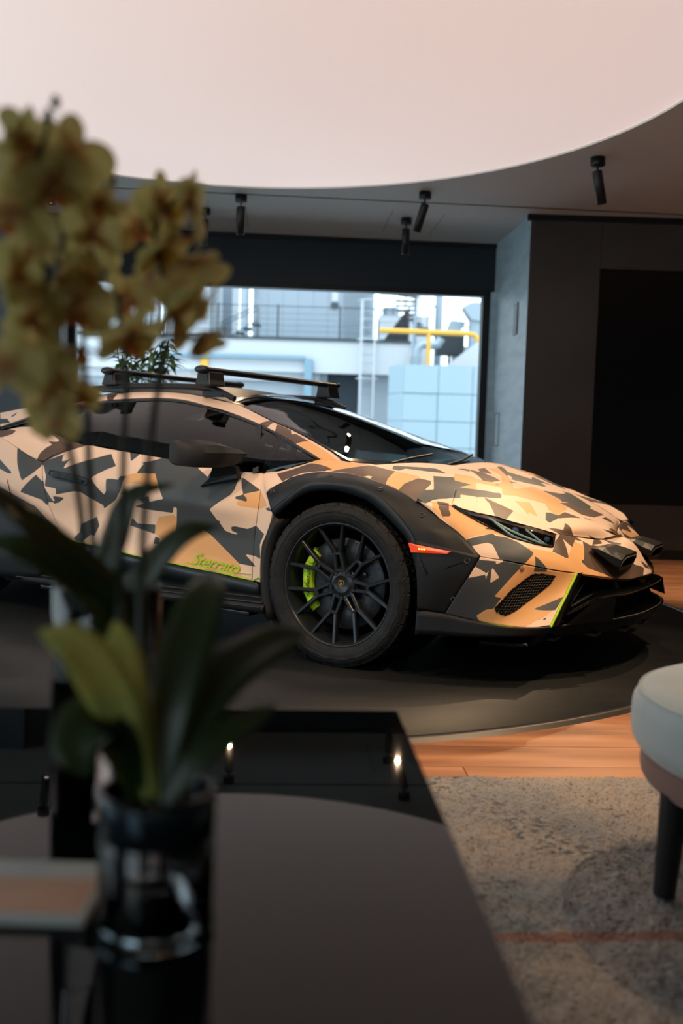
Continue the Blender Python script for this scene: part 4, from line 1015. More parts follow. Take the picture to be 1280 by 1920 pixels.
# side marker lamp
mk_ = mat('amber_marker_lens', rgb(226, 70, 22), .25, coat=.5, emit=rgb(230, 60, 14), estr=.35)
mb = MB()
MKP = [(.336,-.982,.538), (.505,-.962,.517), (.492,-.965,.508), (.352,-.985,.503)]
T0 = [Vector(p) for p in MKP]
v = [tuple(p) for p in T0] + [(p.x, p.y + .02, p.z) for p in T0] + [tuple(sum(T0, Vector()) / 4 + Vector((0, -.004, 0)))]
mb.add(v, [(0, 1, 8), (1, 2, 8), (2, 3, 8), (3, 0, 8), (0, 4, 5, 1), (1, 5, 6, 2), (2, 6, 7, 3), (3, 7, 4, 0)])
sm_o = mb.build('side_marker_lamp', mk_, car); sm_o['label'] = 'amber side marker lamp'
gl_ = MB()
for i in range(3): gl_.box(.384 + i * .011, .391 + i * .011, -.9895, -.987, .517, .523)
gl_.build('marker_diode', mat('lit_amber', rgb(255, 190, 90), .3, emit=rgb(255, 180, 70), estr=2.5), sm_o)

# ---- glass
M['sglass'] = glassm('tinted_side_glass', (.16, .18, .17, 1), .01)
M['wglass'] = glassm('windscreen_glass', (.62, .72, .74, 1), .005, 1.75)
sg = panel('side_glass', 'side_window', M['sglass'], step=.03, camo=False, ref=(-1.2, 0, .3), inset=0, skirt=0)
# window divider pillar
def strip_between(P, Q, w, th, name, m, par, n=(0, -1, 0)):
    mb = MB(); P = Vector(P); Q = Vector(Q); d = (Q - P).normalized(); s_ = d.cross(Vector(n)).normalized() * w / 2; nn = Vector(n) * th
    v = [P - s_, P + s_, Q + s_, Q - s_]; v2 = [p + nn for p in v]
    mb.add([tuple(p) for p in v + v2], [(0, 1, 2, 3), (7, 6, 5, 4), (0, 4, 5, 1), (1, 5, 6, 2), (2, 6, 7, 3), (3, 7, 4, 0)])
    return mb.build(name, m, par)
for s_i, s in ((0, 1), (1, -1)):
    strip_between((-.597, -.69 * s, .975), (-.50, -.838 * s, .772), .030, .008, 'window_pillar', M['gloss'], car, (0, -1 * s, .35))
    strip_between((-1.585, -.605 * s, 1.08), (-1.50, -.835 * s, .862), .008, .006, 'window_seal', M['gloss'], car, (0, -1 * s, .35))

# windscreen
WE = [(-.930, .500, 1.100), (-.80, .530, 1.070), (-.616, .580, 1.012), (-.45, .630, .966), (-.31, .678, .920), (-.19, .718, .879), (-.085, .742, .838)]
WC = [(-.955, 1.160), (-.79, 1.130), (-.59, 1.072), (-.40, 1.002), (-.24, .934), (-.10, .870), (.015, .818)]
rows = []
for (x, y, z), (cx, cz) in zip(WE, WC):
    r_ = []
    for s in (-1, -.8, -.45, 0, .45, .8, 1):
        k_ = 1 - abs(s) ** 2.3
        r_.append((x + (cx - x) * k_, y * s, z + (cz - z) * k_))
    rows.append(r_)
WS = np.array(rows)
wsd = dense(WS, .03)
ws = link('windscreen', grid_mesh('windscreen', wsd, ref=(-.6, 0, .5), skirt=0, inset=.006, offset=-.004), M['wglass'], car)
# black frit border
fb = MB()
for e in (wsd[:, :], ):
    N = gnormals(e)
    if N[..., 2].mean() < 0: N = -N
    def band_(A, B, off=.001):
        n = len(A); v = [tuple(p) for p in A] + [tuple(p) for p in B]
        fb.add(v, [(i, i + 1, i + 1 + n, i + n) for i in range(n - 1)], True)
    k_ = .028
    def inner(a, b, w):
        d = b - a; return a + d / np.linalg.norm(d, axis=1, keepdims=True) * w
    off = N * .0006
    band_(e[:, 0] + off[:, 0], inner(e[:, 0], e[:, 3], .022) + off[:, 1])
    band_(e[:, -1] + off[:, -1], inner(e[:, -1], e[:, -4], .022) + off[:, -2])
    band_(e[0] + off[0], inner(e[0], e[3], .035) + off[1])
    band_(e[-1] + off[-1], inner(e[-1], e[-4], .035) + off[-2])
fb.build('frit_border', M['gloss'], ws, recalc=False)
# wipers
for pts in (((.02, -.56, .832), (-.02, -.3, .852), (-.045, -.02, .872)), ((.04, -.02, .824), (-.02, .28, .842), (-.085, .56, .872))):
    MB().tube(pts, .006, 6).tube([(p[0] - .012, p[1] + .01, p[2] - .004) for p in pts], .004, 6).build('wiper', M['black'], car)
# cowl strip between glass and hood
cw_ = np.array([[(x - .0, y, z) for x, y, z in WS[-1]], [(x + .02, y, z - .012) for x, y, z in WS[-1]], [(hx - .006, hy * 1.01, hz - .004) for hx, hy, hz in [tuple(p) for p in dense(G['hood'], .2)[0][np.linspace(0, len(dense(G['hood'], .2)[0]) - 1, 7).astype(int)]]]])
link('cowl', grid_mesh('cowl', dense(cw_, .05), ref=(0, 0, .4), inset=0), M['gloss'], car)

# roof skin
RL = G['rail'][0]  # outer edge near the roof, rear -> front
sel = [i for i in range(len(RL)) if RL[i][0] > -1.95 and RL[i][0] < -.86]
rows = []
for i in sel:
    x, y, z = RL[i]
    t = (x + 1.95) / 1.05
    cz = z + .062 - .008 * t
    rows.append([(x + (-.03 if i == sel[-1] else 0) * (1 - abs(s) ** 2), y * s * -1, z + (cz - z) * (1 - abs(s) ** 2.3)) for s in (-1, -.75, -.4, 0, .4, .75, 1)])
G['roofgrid'] = np.array(rows)
link('roof', grid_mesh('roof', dense(np.array(rows), .04), ref=(-1.4, 0, .6), inset=.002), M['roofm'], car)
# engine cover behind the roof (dark, between the flying buttresses)
rows = []
for x, w, zc, ze in ((-1.90, .50, 1.165, 1.10), (-2.2, .54, 1.06, 1.03), (-2.6, .58, .95, .95), (-3.0, .60, .88, .90), (-3.4, .62, .86, .86)):
    rows.append([(x, w * s, ze + (zc - ze) * (1 - abs(s) ** 2)) for s in (-1, -.6, 0, .6, 1)])
ec = link('engine_cover', grid_mesh('engine_cover', dense(np.array(rows), .06), ref=(-2.4, 0, .3), inset=.002), M['gloss'], car)
for k_ in range(6):
    x = -2.02 - k_ * .13
    zz = float(np.interp(-x, [1.9, 2.2, 2.6, 3.0, 3.4], [1.165, 1.06, .95, .88, .86]))
    MB().box(x - .04, x + .04, -.34, .34, zz - .002, zz + .022, .004).build('louver', M['cblack'], ec)
# dark intake flank between roof side panel and shoulder
FT = [(-2.52, -.64, .97), (-2.33, -.70, .935), (-2.15, -.69, .985), (-1.98, -.68, .985), (-1.80, -.70, .96)]
FB = [(-2.60, -.86, .925), (-2.2, -.865, .915), (-2.08, -.825, .935), (-1.96, -.806, .945), (-1.80, -.83, .915)]
for s in (1, -1):
    A = np.array([[(x, y * s, z) for x, y, z in FT], [(x + .0, (y * .5 + y2 * .5 + .06) * s, (z + z2) / 2 - .05) for (x, y, z), (x2, y2, z2) in zip(FT, FB)], [(x, y * s, z) for x, y, z in FB]])
    link('side_intake', grid_mesh('side_intake', dense(A, .04), ref=(-2, 0, .3), inset=0), M['gloss'], car)
# rear body out of sight: quarter, tail, rear arch
def sheet(name, rows, m, ref, par=None, **k):
    return link(name, grid_mesh(name, dense(np.array(rows, float), .05), ref=ref, **k), m, par or car)
for s in (1, -1):
    q = G['quarter'][:, -1]
    rows = []
    for p in q[:5]:
        rows.append([(p[0], p[1] * s, p[2]), (-3.0, -.955 * s, min(p[2], .88) + .0), (-3.3, -.90 * s, min(p[2], .84)), (-3.5, -.72 * s, min(p[2], .82))])
    o = sheet('rear_fender', rows, M['camo'], (-2.8, 0, .4)); wrap(o.data)
sheet('tail_panel', [[(-3.5, -.72, .83), (-3.56, 0, .84), (-3.5, .72, .83)], [(-3.52, -.74, .5), (-3.6, 0, .5), (-3.52, .74, .5)], [(-3.45, -.74, .24), (-3.5, 0, .22), (-3.45, .74, .24)]], M['gloss'], (-3, 0, .5))
sheet('rear_deck', [[(-2.66, -.93, .92), (-2.66, -.6, .95)], [(-3.0, -.93, .875), (-3.0, -.6, .9)], [(-3.5, -.72, .83), (-3.5, -.5, .85)]], M['camo'], (-3, 0, .3))
sheet('rear_deck', [[(-2.66, .93, .92), (-2.66, .6, .95)], [(-3.0, .93, .875), (-3.0, .6, .9)], [(-3.5, .72, .83), (-3.5, .5, .85)]], M['camo'], (-3, 0, .3))

# ---- dark inner body behind the panels
ib = MB()
ib.box(-3.4, .60, -.60, .60, .15, .50)
ib.box(-2.25, -.42, -.885, .885, .16, .50)
ib.box(.55, .78, -.50, .50, .16, .45)
ib.build('underbody', M['void'], car)
for key, off in (('fender', -.03), ('nose', -.022), ('door', -.03), ('quarter', -.03), ('shoulder', -.03), ('brow', -.035)):
    for s in (0, 1):
        g_ = G[key][:, 2:] if key == 'nose' else G[key][:, :-1] if key == 'fender' else G[key][:, 1:] if key == 'brow' else G[key]
        A = dense(g_ if s == 0 else mirrored(g_), .05)
        link('inner_panel', grid_mesh('inner_panel', A, ref=(-.2 if key != 'quarter' else -2, 0, .3), skirt=0, inset=0, offset=off), M['void'], car)
link('inner_panel', grid_mesh('inner_panel', dense(G['hood'], .06), ref=(.4, 0, .1), skirt=0, inset=0, offset=-.03), M['void'], car)

# ---- headlights
HT = [(.438,-.812,.680), (.475,-.80,.668), (.523,-.78,.656), (.592,-.74,.642), (.646,-.70,.623), (.724,-.63,.598), (.771,-.555,.577)]
HB = [(.438,-.816,.679), (.477,-.83,.662), (.546,-.812,.628), (.606,-.79,.598), (.675,-.755,.566), (.738,-.68,.542), (.782,-.60,.532)]
M['hlglass'] = glassm('headlamp_cover', (.75, .82, .85, 1), .0)
M['drl'] = mat('light_guide', rgb(190, 205, 200), .2, emit=rgb(160, 185, 175), estr=.2)
for s in (1, -1):
    T_ = np.array(HT) * (1, s, 1); B_ = np.array(HB) * (1, s, 1)
    mid = (T_ + B_) / 2 + np.array([.008, -.008 * s, .006])
    hl = link('headlight', grid_mesh('headlight', dense(np.array([T_, mid, B_]), .02), ref=(.3, 0, .4), skirt=0, inset=0, offset=.003), M['hlglass'], car)
    bk_ = (T_ + B_) / 2 + np.array([-.045, .04 * s, -.035])
    link('lamp_bowl', grid_mesh('lamp_bowl', dense(np.array([T_, bk_, B_]), .03), ref=(.3, 0, .4), skirt=0, inset=0, offset=-.004), M['gloss'], hl)
    rim_ = np.concatenate([T_, B_[::-1], T_[:1]])
    MB().tube((rim_ + (0.002, -.002 * s, .001)).tolist(), .0035, 6).build('lamp_seal', M['gloss'], hl)
    def at(u, v, d=0):  # on lamp: u along, v down, d depth
        i = u * (len(T_) - 1); k_ = min(int(i), len(T_) - 2); f_ = i - k_
        t = T_[k_] * (1 - f_) + T_[k_ + 1] * f_; b_ = B_[k_] * (1 - f_) + B_[k_ + 1] * f_
        return t * (1 - v) + b_ * v + np.array([-.6, .6 * s, -.3]) * d
    for uv in (((.50, .35), (.66, .80), (.78, .92)), ((.44, .12), (.66, .52), (.93, .93)), ((.76, .18), (.86, .62), (.95, .94))):
        P = np.array([at(u, v_, .008) for u, v_ in uv])
        MB().tube(cr1(P, 6).tolist(), .0045, 6).build('light_guide', M['drl'], hl)
    for u, v_, r_ in ((.25, .5, .014), (.70, .35, .016), (.95, .4, .014)):
        p = Vector(at(u, v_, .03)); n = Vector((.8, -.5 * s, .25)).normalized()
        MB().lathe([(r_, .004), (r_ * .8, .010), (r_ * .4, .013), (0, .014)], 16, Matrix.Translation(p) @ n.to_track_quat('Z', 'Y').to_matrix().to_4x4()).build('projector', mat('projector_lens', rgb(120, 150, 190), .08, metal=.7), hl, weld=True)

# ---- lime pinstripe
def stripe(P, name='lime_stripe', r=.0028, par=None):
    MB().tube(cr1(np.array(P), 4).tolist(), r, 6).build(name, M['lime'], par or car)
D_ = G['door'][-1]; stripe((D_ + (0, -.002, 0)).tolist(), par=doors[0])
stripe(((G['door'][-1][0] + (.006, -.002, -.003)).tolist(), (G['fender'][2][0] * 0 + (-.415, -.922, .322)).tolist(), (-.384, -.925, .318)), par=fenders[0])
ck = G['cheek']
stripe((ck[-1] + (0, -.002, -.002)).tolist(), r=.0026, par=cheek[0])
stripe((ck[::-1, -1] + (.004, -.003, 0)).tolist(), r=.006, par=cheek[0])
stripe((mirrored(ck)[::-1, -1] + (.004, .003, 0)).tolist(), r=.006, par=cheek[1])

# ---- bumper vent with honeycomb
VP = [(926,1140),(955,1108),(985,1085),(1000,1076),(1020,1076),(1041,1080),(1030,1096),(1000,1120),(965,1146),(946,1155),(930,1148)]
VENT3 = VENT
edge_h = mat('honeycomb_grey', rgb(46, 46, 46), .4)
for s in (1, -1):
    P = np.array(VENT3, float) / 1000 * (1, s, 1)
    c = P.mean(0)
    n_ = np.linalg.svd(P - c)[2][2]
    if n_[1] * s > 0: n_ = -n_
    vt = MB()
    k_ = len(P)
    out_ = P + n_ * .003; in_ = c + (P - c) * .93 + n_ * .001; dp_ = c + (P - c) * .90 + n_ * -.0005
    vt.add([tuple(p) for p in out_] + [tuple(p) for p in in_], [(i, (i + 1) % k_, (i + 1) % k_ + k_, i + k_) for i in range(k_)])
    ve = vt.build('bumper_vent', M['gloss'], cheek[0 if s == 1 else 1], recalc=False)
    CK = dense(G['cheek'] * (1, s, 1), .006)
    ax = np.linalg.svd(P - c)[2][:2]
    c2_ = (CK.reshape(-1, 3) - c) @ ax.T; h2_ = (CK.reshape(-1, 3) - c) @ n_
    in2 = (patch_dist(c2_, (P - c) @ ax.T) > -.003).reshape(CK.shape[:2])
    bkp = MB(); ids = np.arange(CK.shape[0] * CK.shape[1]).reshape(CK.shape[:2])
    bkp.add((CK.reshape(-1, 3) + n_ * .0016).tolist(), [(ids[i, j], ids[i, j + 1], ids[i + 1, j + 1], ids[i + 1, j]) for i in range(CK.shape[0] - 1) for j in range(CK.shape[1] - 1) if in2[i, j] and in2[i, j + 1] and in2[i + 1, j + 1] and in2[i + 1, j]])
    bkp.build('vent_backing', M['void'], ve, recalc=False)
    hgt = lambda a_, b_: float(h2_[np.argmin((c2_[:, 0] - a_) ** 2 + (c2_[:, 1] - b_) ** 2)])
    # honeycomb wires
    ax = np.linalg.svd(P - c)[2][:2]
    poly2 = (P - c) @ ax.T
    hx = MB(); R_h = .0072
    for i in range(-24, 25):
        for j in range(-24, 25):
            cx = i * R_h * 1.5; cy = (j + (i % 2) * .5) * R_h * math.sqrt(3)
            if patch_dist(np.array([[cx, cy]]), poly2)[0] < .004: continue
            hh_ = hgt(cx, cy)
            pts = [c + ax[0] * (cx + R_h * .98 * math.cos(a)) + ax[1] * (cy + R_h * .98 * math.sin(a)) + n_ * (hh_ + .0042) for a in np.linspace(0, 2 * math.pi, 7)]
            pti = [c + ax[0] * (cx + R_h * .74 * math.cos(a)) + ax[1] * (cy + R_h * .74 * math.sin(a)) + n_ * (hh_ + .0030) for a in np.linspace(0, 2 * math.pi, 7)]
            hx.add([tuple(p) for p in pts[:6]] + [tuple(p) for p in pti[:6]], [(q, (q + 1) % 6, (q + 1) % 6 + 6, q + 6) for q in range(6)])
    hx.build('honeycomb', edge_h, ve, recalc=False)
# parking sensor
p = Vector(SENSOR) / 1000
MB().lathe([(.0105, -.003), (.0105, .002), (.009, .0035), (0, .0035)], 16, Matrix.Translation(p) @ Vector((.5, -.8, .1)).to_track_quat('Z', 'Y').to_matrix().to_4x4()).build('parking_sensor', mat('sensor_tan', rgb(150, 104, 70), .5), cheek[0], weld=True)

# ---- lower front: intakes, blade, splitter
NE = G['nose'][-1]  # lower edge of the nose, outer -> centre
# underside of the nose and recessed dark intake
lipP = [(.78, .78, .21), (.80, .76, .215), (.83, .66, .228), (.915, .50, .232), (.985, .36, .236), (1.03, .18, .238), (1.042, 0, .240)]
lip = np.array([(x, -y, z) for x, y, z in lipP] + [(x, y, z) for x, y, z in lipP[-2::-1]])
def offs(A, dx, dz, sy=1.0): return A * (1, sy, 1) + (dx, 0, dz)
sheet('splitter', [offs(lip, -.16, .012, .93), lip, offs(lip, .0, -.010), offs(lip, -.012, -.030, .99), offs(lip, -.05, -.062, .96), offs(lip, -.25, -.085, .9)], M['gloss'], (.5, 0, .22), inset=0)
for y in (-.62, -.42, -.22, .0, .22, .42, .62):
    x = float(np.interp(abs(y), [0, .18, .36, .5, .66, .76], [1.042, 1.03, .985, .915, .83, .80]))
    MB().box(x - .10, x - .028, y - .035, y + .035, .166, .178).build('splitter_tab', M['cblack'], car)
# main blade
blp = [(.80, .74, .245), (.86, .60, .275), (.915, .47, .315), (.955, .40, .33), (1.0, .30, .332), (1.018, .15, .334), (1.022, 0, .335)]
bl = np.array([(x, -y, z) for x, y, z in blp] + [(x, y, z) for x, y, z in blp[-2::-1]])
sheet('intake_blade', [offs(bl, -.10, .018, .92), offs(bl, -.004, .006), bl, offs(bl, -.008, -.010), offs(bl, -.09, -.012, .92)], M['gloss'], (.5, 0, .32), inset=0)
ub = np.array([(x, -y, z) for x, y, z in ((.80, .70, .25), (.83, .60, .27), (.875, .48, .315), (.915, .36, .335), (.95, .20, .338), (.955, 0, .34))]); ub = np.concatenate([ub, mirrored(ub)[-2::-1]])
MB().tube(cr1(ub, 4).tolist(), .008, 8).build('intake_edge', M['cblack'], car)
edge_m = mat('rim_and_highlight_grey', rgb(96, 98, 98), .3)  # paler grey, puts the highlight along blade and splitter edges into colour
MB().tube(cr1(bl + (.002, 0, .001), 4).tolist(), .0022, 6).build('blade_highlight', edge_m, car)
MB().tube(cr1(lip + (.001, 0, .0), 4).tolist(), .0022, 6).build('splitter_highlight', edge_m, car)
# inner mouth
sheet('mouth_wall', [[(.74, -.70, .40), (.86, -.40, .385), (.90, 0, .38), (.86, .40, .385), (.74, .70, .40)], [(.72, -.70, .2), (.80, -.40, .2), (.84, 0, .2), (.80, .40, .2), (.72, .70, .2)]], M['void'], (.3, 0, .3), inset=0, skirt=0)
sheet('nose_underside', [(NE * (1, 1, 1) + (0, 0, -.002)).tolist()[8:] + mirrored(NE[::-1])[1:9].tolist(), (NE * (.86, .95, 1) + (0, 0, -.02)).tolist()[8:] + (mirrored(NE[::-1])[1:9] * (.86, .95, 1) + (0, 0, -.02)).tolist()], M['gloss'], (.8, 0, .6), inset=0, skirt=0)
for s in (1, -1):
    # corner duct between stripe and blade
    e0 = ck[:, -1] * (1, s, 1)
    o = sheet('corner_duct', [(e0 + (.004, .006 * s, 0)).tolist(), (e0 * (1, .90, 1) + (.012, 0, 0)).tolist(), (e0 * (1, .72, 1) + (-.01, 0, 0)).tolist(), (e0 * (.9, .52, 1) + (-.05, 0, 0)).tolist()], M['gloss'], (.3, 0, .3), inset=0, skirt=0)
    MB().tube(cr1(np.array([e0[0] * (1, .80, 1) + (.006, 0, -.04), e0[4] * (1, .80, 1) + (.01, 0, 0), e0[6] * (1, .86, 1) + (.008, 0, .0)]), 4).tolist(), .0015, 5).build('duct_seam', M['cblack'], o)
    # end plate
    MB().add([(.86, -.64 * s, .235), (.99, -.60 * s * .75, .238), (.985, -.40 * s, .325), (.93, -.47 * s, .325)], [(0, 1, 2, 3)]).build('end_plate', M['gloss'], car, recalc=False)
for y in (-.36, -.2, -.05, .1, .25, .4):
    x = float(np.interp(abs(y), [0, .2, .4], [.985, .97, .93]))
    MB().box(x - .10, x - .02, y - .003, y + .003, .24, .30).add([(x - .02, y, .24), (x + .01, y, .24), (x - .02, y, .30)], [(0, 1, 2)]).build('vane', M['cblack'], car, recalc=False)
# tow eye bracket
for y in (-.27, ):
    MB().tube([(.95, y - .03, .378), (.952, y - .018, .350), (.952, y + .018, .350), (.95, y + .03, .378)], .006, 6).build('tow_bracket', M['cblack'], car)

# ---- auxiliary lamps on the nose
for s, y0 in ((1, -.245), (-1, .245)):
    pd = MB()
    # lofted sections: back tip to front mouth (x, z centre, half width, half height)
    secs = []
    for x, zc, hw, hh, yo in ((.862, .512, .110, .004, 0), (.900, .498, .117, .018, 0), (.945, .474, .120, .031, 0), (.985, .457, .117, .036, 0)):
        c_ = []
        for a in range(8):
            pts_ = [(-1, -.4), (-.75, -1), (.75, -1), (1, -.4), (1, .45), (.72, 1), (-.72, 1), (-1, .45)][a]
            c_.append((x + (.012 * pts_[1]), y0 + hw * pts_[0], zc + hh * pts_[1]))
        secs.append(c_)
    v = [p for c_ in secs for p in c_]; f = []
    for i in range(len(secs) - 1):
        for a in range(8):
            q = i * 8 + a; r_ = i * 8 + (a + 1) % 8
            f.append((q, r_, r_ + 8, q + 8))
    f.append(tuple(range(8)))
    # mouth: inset frame then recess
    fr = secs[-1]; cc = np.mean(fr, axis=0)
    ins_ = [tuple(cc + (np.array(p) - cc) * (1, .87, .68)) for p in fr]
    rec = [tuple(np.array(p) + (-.035, 0, 0)) for p in ins_]
    n0 = len(v); v += ins_ + rec
    for a in range(8):
        b_ = (a + 1) % 8
        f.append((24 + a, 24 + b_, n0 + b_, n0 + a)); f.append((n0 + a, n0 + b_, n0 + 8 + b_, n0 + 8 + a))
    f.append(tuple(n0 + 8 + a for a in range(8)))
    pd.add(v, f)
    po = pd.build('auxiliary_lamp', mat('lamp_pod_black', rgb(12, 13, 15), .42, spec=.3), car, bevel=.0015)
    MB().tube([tuple(np.array(p) + (.001, 0, 0)) for p in ins_ + ins_[:1]], .0022, 6).build('mouth_rim', edge_m, po)
    MB().box(.955, .958, y0 - .088, y0 + .088, .440, .476).build('reflector', mat('lamp_reflector', rgb(150, 140, 130), .12, metal=1), po)
    MB().tube([(.978, y0 - .098, .440), (.978, y0 + .098, .440)], .002, 6).build('lamp_bar', edge_m, po)
    for dx, dy in ((.902, -.045), (.918, .05)):
        MB().lathe([(.004, 0), (.004, .002), (0, .003)], 10, Matrix.Translation((dx, y0 + dy, float(np.interp(dx, [.862, .9, .945], [.517, .517, .506]))))).build('screw', M['steel'], po, weld=True)

# hood badge recess
MB().tube([(.842, -.10, .533), (.872, -.05, .541), (.884, 0, .541), (.872, .05, .541), (.842, .10, .533)], .0025, 6).build('hood_seam', M['gloss'], hood[0])
bdg = MB().prism([(-.02, .03), (.02, .03), (.021, .005), (0, -.03), (-.021, .005)], 0, .002, Matrix.Translation((.862, 0, .552)) @ Vector((.55, 0, .85)).to_track_quat('Z', 'Y').to_matrix().to_4x4())
o = bdg.build('hood_badge', mat('badge_gold', rgb(190, 150, 80), .3, metal=.9), hood[0])

# ---- mirror
M['mirr'] = mat('mirror_housing', rgb(34, 36, 38), .5, spec=.3)
def mirror_(s, par):
    # sections from the inner tip outward (y, front x, rear x, top z, bottom z)
    S = [(-.893, -.510, -.530, .858, .848), (-.925, -.512, -.640, .880, .806), (-.96, -.520, -.675, .894, .797), (-1.02, -.538, -.695, .906, .792), (-1.075, -.585, -.715, .910, .791), (-1.115, -.640, -.735, .907, .795), (-1.134, -.690, -.745, .898, .806)]
    A = []
    for y, xf, xr, zt, zb in S:
        zm = .855; d = xf - xr
        A.append([(x, y * s, z) for x, z in ((xf, zm), (xf - .10 * d, zm - (zm - zb) * .62), (xf - .28 * d, zb), (xr + .12 * d, zb + .002), (xr, zb + .012), (xr, zt - .02), (xr + .14 * d, zt - .002), (xr + .45 * d, zt), (xf - .16 * d, zm + (zt - zm) * .62), (xf, zm))])
    A = cr1(np.array(A), 4)
    n, w = A.shape[:2]
    v = A[:, :-1].reshape(-1, 3).tolist(); w -= 1
    f = [(i * w + a, i * w + (a + 1) % w, (i + 1) * w + (a + 1) % w, (i + 1) * w + a) for i in range(n - 1) for a in range(w)]
    f += [tuple(range(w))[::-1], tuple(range((n - 1) * w, n * w))]
    mb = MB(); mb.add(v, f, True)
    mo = mb.build('side_mirror', M['mirr'], par)
    mo.data.set_sharp_from_angle(angle=math.radians(32))
    st_ = MB()
    P0 = [(-.548, -.925), (-.655, -.955), (-.655, -.90), (-.555, -.89)]
    P1 = [(-.555, -.905), (-.70, -.925), (-.70, -.88), (-.56, -.87)]
    P2 = [(-.550, -.905), (-.755, -.925), (-.75, -.885), (-.55, -.875)]
    zz = ((.80, .80, .80, .80), (.765, .74, .74, .765), (.742, .698, .698, .742))
    v = [(x, y * s, z) for P, zs_ in zip((P0, P1, P2), zz) for (x, y), z in zip(P, zs_)]
    f = [(0, 1, 2, 3)] + [(i + k_ * 4, (i + 1) % 4 + k_ * 4, (i + 1) % 4 + 4 + k_ * 4, i + 4 + k_ * 4) for k_ in (0, 1) for i in range(4)] + [(11, 10, 9, 8)]
    st_.add(v, f); st_.build('mirror_arm', M['cblack'], mo, bevel=.006)
    MB().add([(-.742, -1.11 * s, .81), (-.70, -.965 * s, .81), (-.70, -.965 * s, .885), (-.742, -1.11 * s, .885)], [(0, 1, 2, 3)]).build('mirror_glass', mat('mirror_silver', rgb(200, 205, 210), .03, metal=1), mo)
mirror_(1, doors[0]); mirror_(-1, doors[1])
# door handle
hd = doors[0]
HP = [(-1.690,-.945,.735),(-1.60,-.947,.728),(-1.44,-.94,.705),(-1.425,-.938,.690),(-1.45,-.937,.672),(-1.66,-.945,.702),(-1.70,-.945,.715)]
MB().tube(HP + [HP[0]], .004, 6).build('handle_frame', M['gloss'], hd)
MB().tube([(-1.655, -.944, .718), (-1.47, -.939, .690)], .011, 8, flat=.5).build('door_handle', M['cdark'], hd)
# fuel cap ring on the shoulder
# sill with ribs
for s in (1, -1):
    rows = []
    for x, dz in ((-.355, .0), (-.62, -.004), (-1.1, -.010), (-1.65, -.018), (-2.0, -.02)):
        rows.append([(x, (-.90) * s, .245 + dz * .5), (x, (-.915) * s, .232 + dz), (x, (-.925) * s, .222 + dz), (x, (-.955) * s, .212 + dz), (x, -.965 * s, .200 + dz), (x, -.955 * s, .176 + dz), (x, -.90 * s, .170 + dz)])
    o = sheet('side_sill', rows, M['cblack'], (-1.2, 0, .25), inset=0)
    for k_, (yy, zz) in enumerate(((-.918, .226), (-.944, .208), (-.962, .190))):
        MB().tube([(-.37, yy * s - .004 * s, zz + .012), (-1.1, yy * s - .004 * s, zz - .001), (-2.0, yy * s - .004 * s, zz - .006)], .004, 6).build('sill_rib', M['cdark'], o)
    for xx, zz in ((-.60, .155), (-1.75, .138)):
        MB().box(xx, xx + .16, min(-.95 * s, -.86 * s), max(-.95 * s, -.86 * s), zz, zz + .017, .004).build('jacking_pad', M['gloss'], o)
# rear black side intake (left edge)
ri = sheet('side_vent', [[(-1.94, -.965, .585), (-2.0, -.975, .74), (-2.2, -.98, .80)], [(-1.82, -.955, .47), (-1.95, -.97, .46), (-2.25, -.98, .50)], [(-1.70, -.95, .385), (-1.95, -.965, .35), (-2.25, -.975, .36)]], M['cdark'], (-2, 0, .4), inset=0)
bolt((-1.885, -.972, .50), (0, -1, 0), ri)
sheet('rear_sill', [[(-1.70, -.95, .37), (-1.95, -.97, .36), (-2.25, -.98, .36)], [(-1.72, -.96, .30), (-1.95, -.99, .30), (-2.25, -.99, .30)], [(-1.75, -.95, .18), (-1.95, -.97, .17), (-2.25, -.98, .17)]], M['cblack'], (-2, 0, .3), inset=0)

# ---- wheels
M['tyre'] = mat('tyre_rubber', rgb(30, 32, 34), .62, spec=.3)
noisy(M['tyre'], 30, rgb(24, 26, 28), rgb(36, 38, 40), bump=.15, bscale=120)
M['rim'] = mat('satin_anthracite_rim', rgb(44, 50, 56), .30, metal=.5)
M['disc_'] = mat('carbon_ceramic_disc', rgb(46, 52, 58), .38, metal=.4)
def tyre_mesh():
    nth = 320; prof = []
    W2 = .1175
    # outer sidewall bead -> shoulder -> tread -> inner
    side = [(.252, -.098), (.258, -.106), (.270, -.1125), (.284, -.1165), (.296, -.1175), (.3, -.1190), (.303, -.1172), (.312, -.1155), (.320, -.111), (.325, -.106)]
    tread = [(.3285, y) for y in np.linspace(-.100, .100, 26)]
    back = [(.325, .106), (.31, .115), (.28, .117), (.255, .10)]
    prof = side + tread + back
    v = []
    for i in range(nth):
        t = 2 * math.pi * i / nth
        for j, (r_, y) in enumerate(prof):
            rr = r_
            if r_ > .318 and y < .108:
                # blocks: shoulder lugs and staggered centre
                k_ = (i + int((y + .12) * 60)) % 10 if abs(y) < .06 else (i + 2 * (j % 2)) % 10
                groove_c = abs(abs(y) - .062) < .005 or abs(y) < .006 or abs(abs(y) - .032) < .004
                gap = (k_ == 0) if abs(y) > .06 else (k_ in (0, 5))
                if r_ > .327: rr = r_ + .007 - (.009 if groove_c or gap else 0)
                elif gap and y < 0: rr = r_ - .0025
                if r_ > .327 and not (groove_c or gap) and (i % 4 == 2) : rr -= .0012
            elif abs(r_ - .3) < .004 and y < 0:
                if (i // 7) % 2: rr = r_ + .003
            v.append((rr * math.cos(t), y, rr * math.sin(t)))
    m_ = len(prof); f = []
    for i in range(nth):
        for j in range(m_ - 1):
            a = i * m_ + j; b = ((i + 1) % nth) * m_ + j
            f.append((a, a + 1, b + 1, b))
    mb = MB(); mb.add(v, f, False); return mb.mesh('tyre')
TYM = tyre_mesh(); TYM.materials.append(M['tyre'])
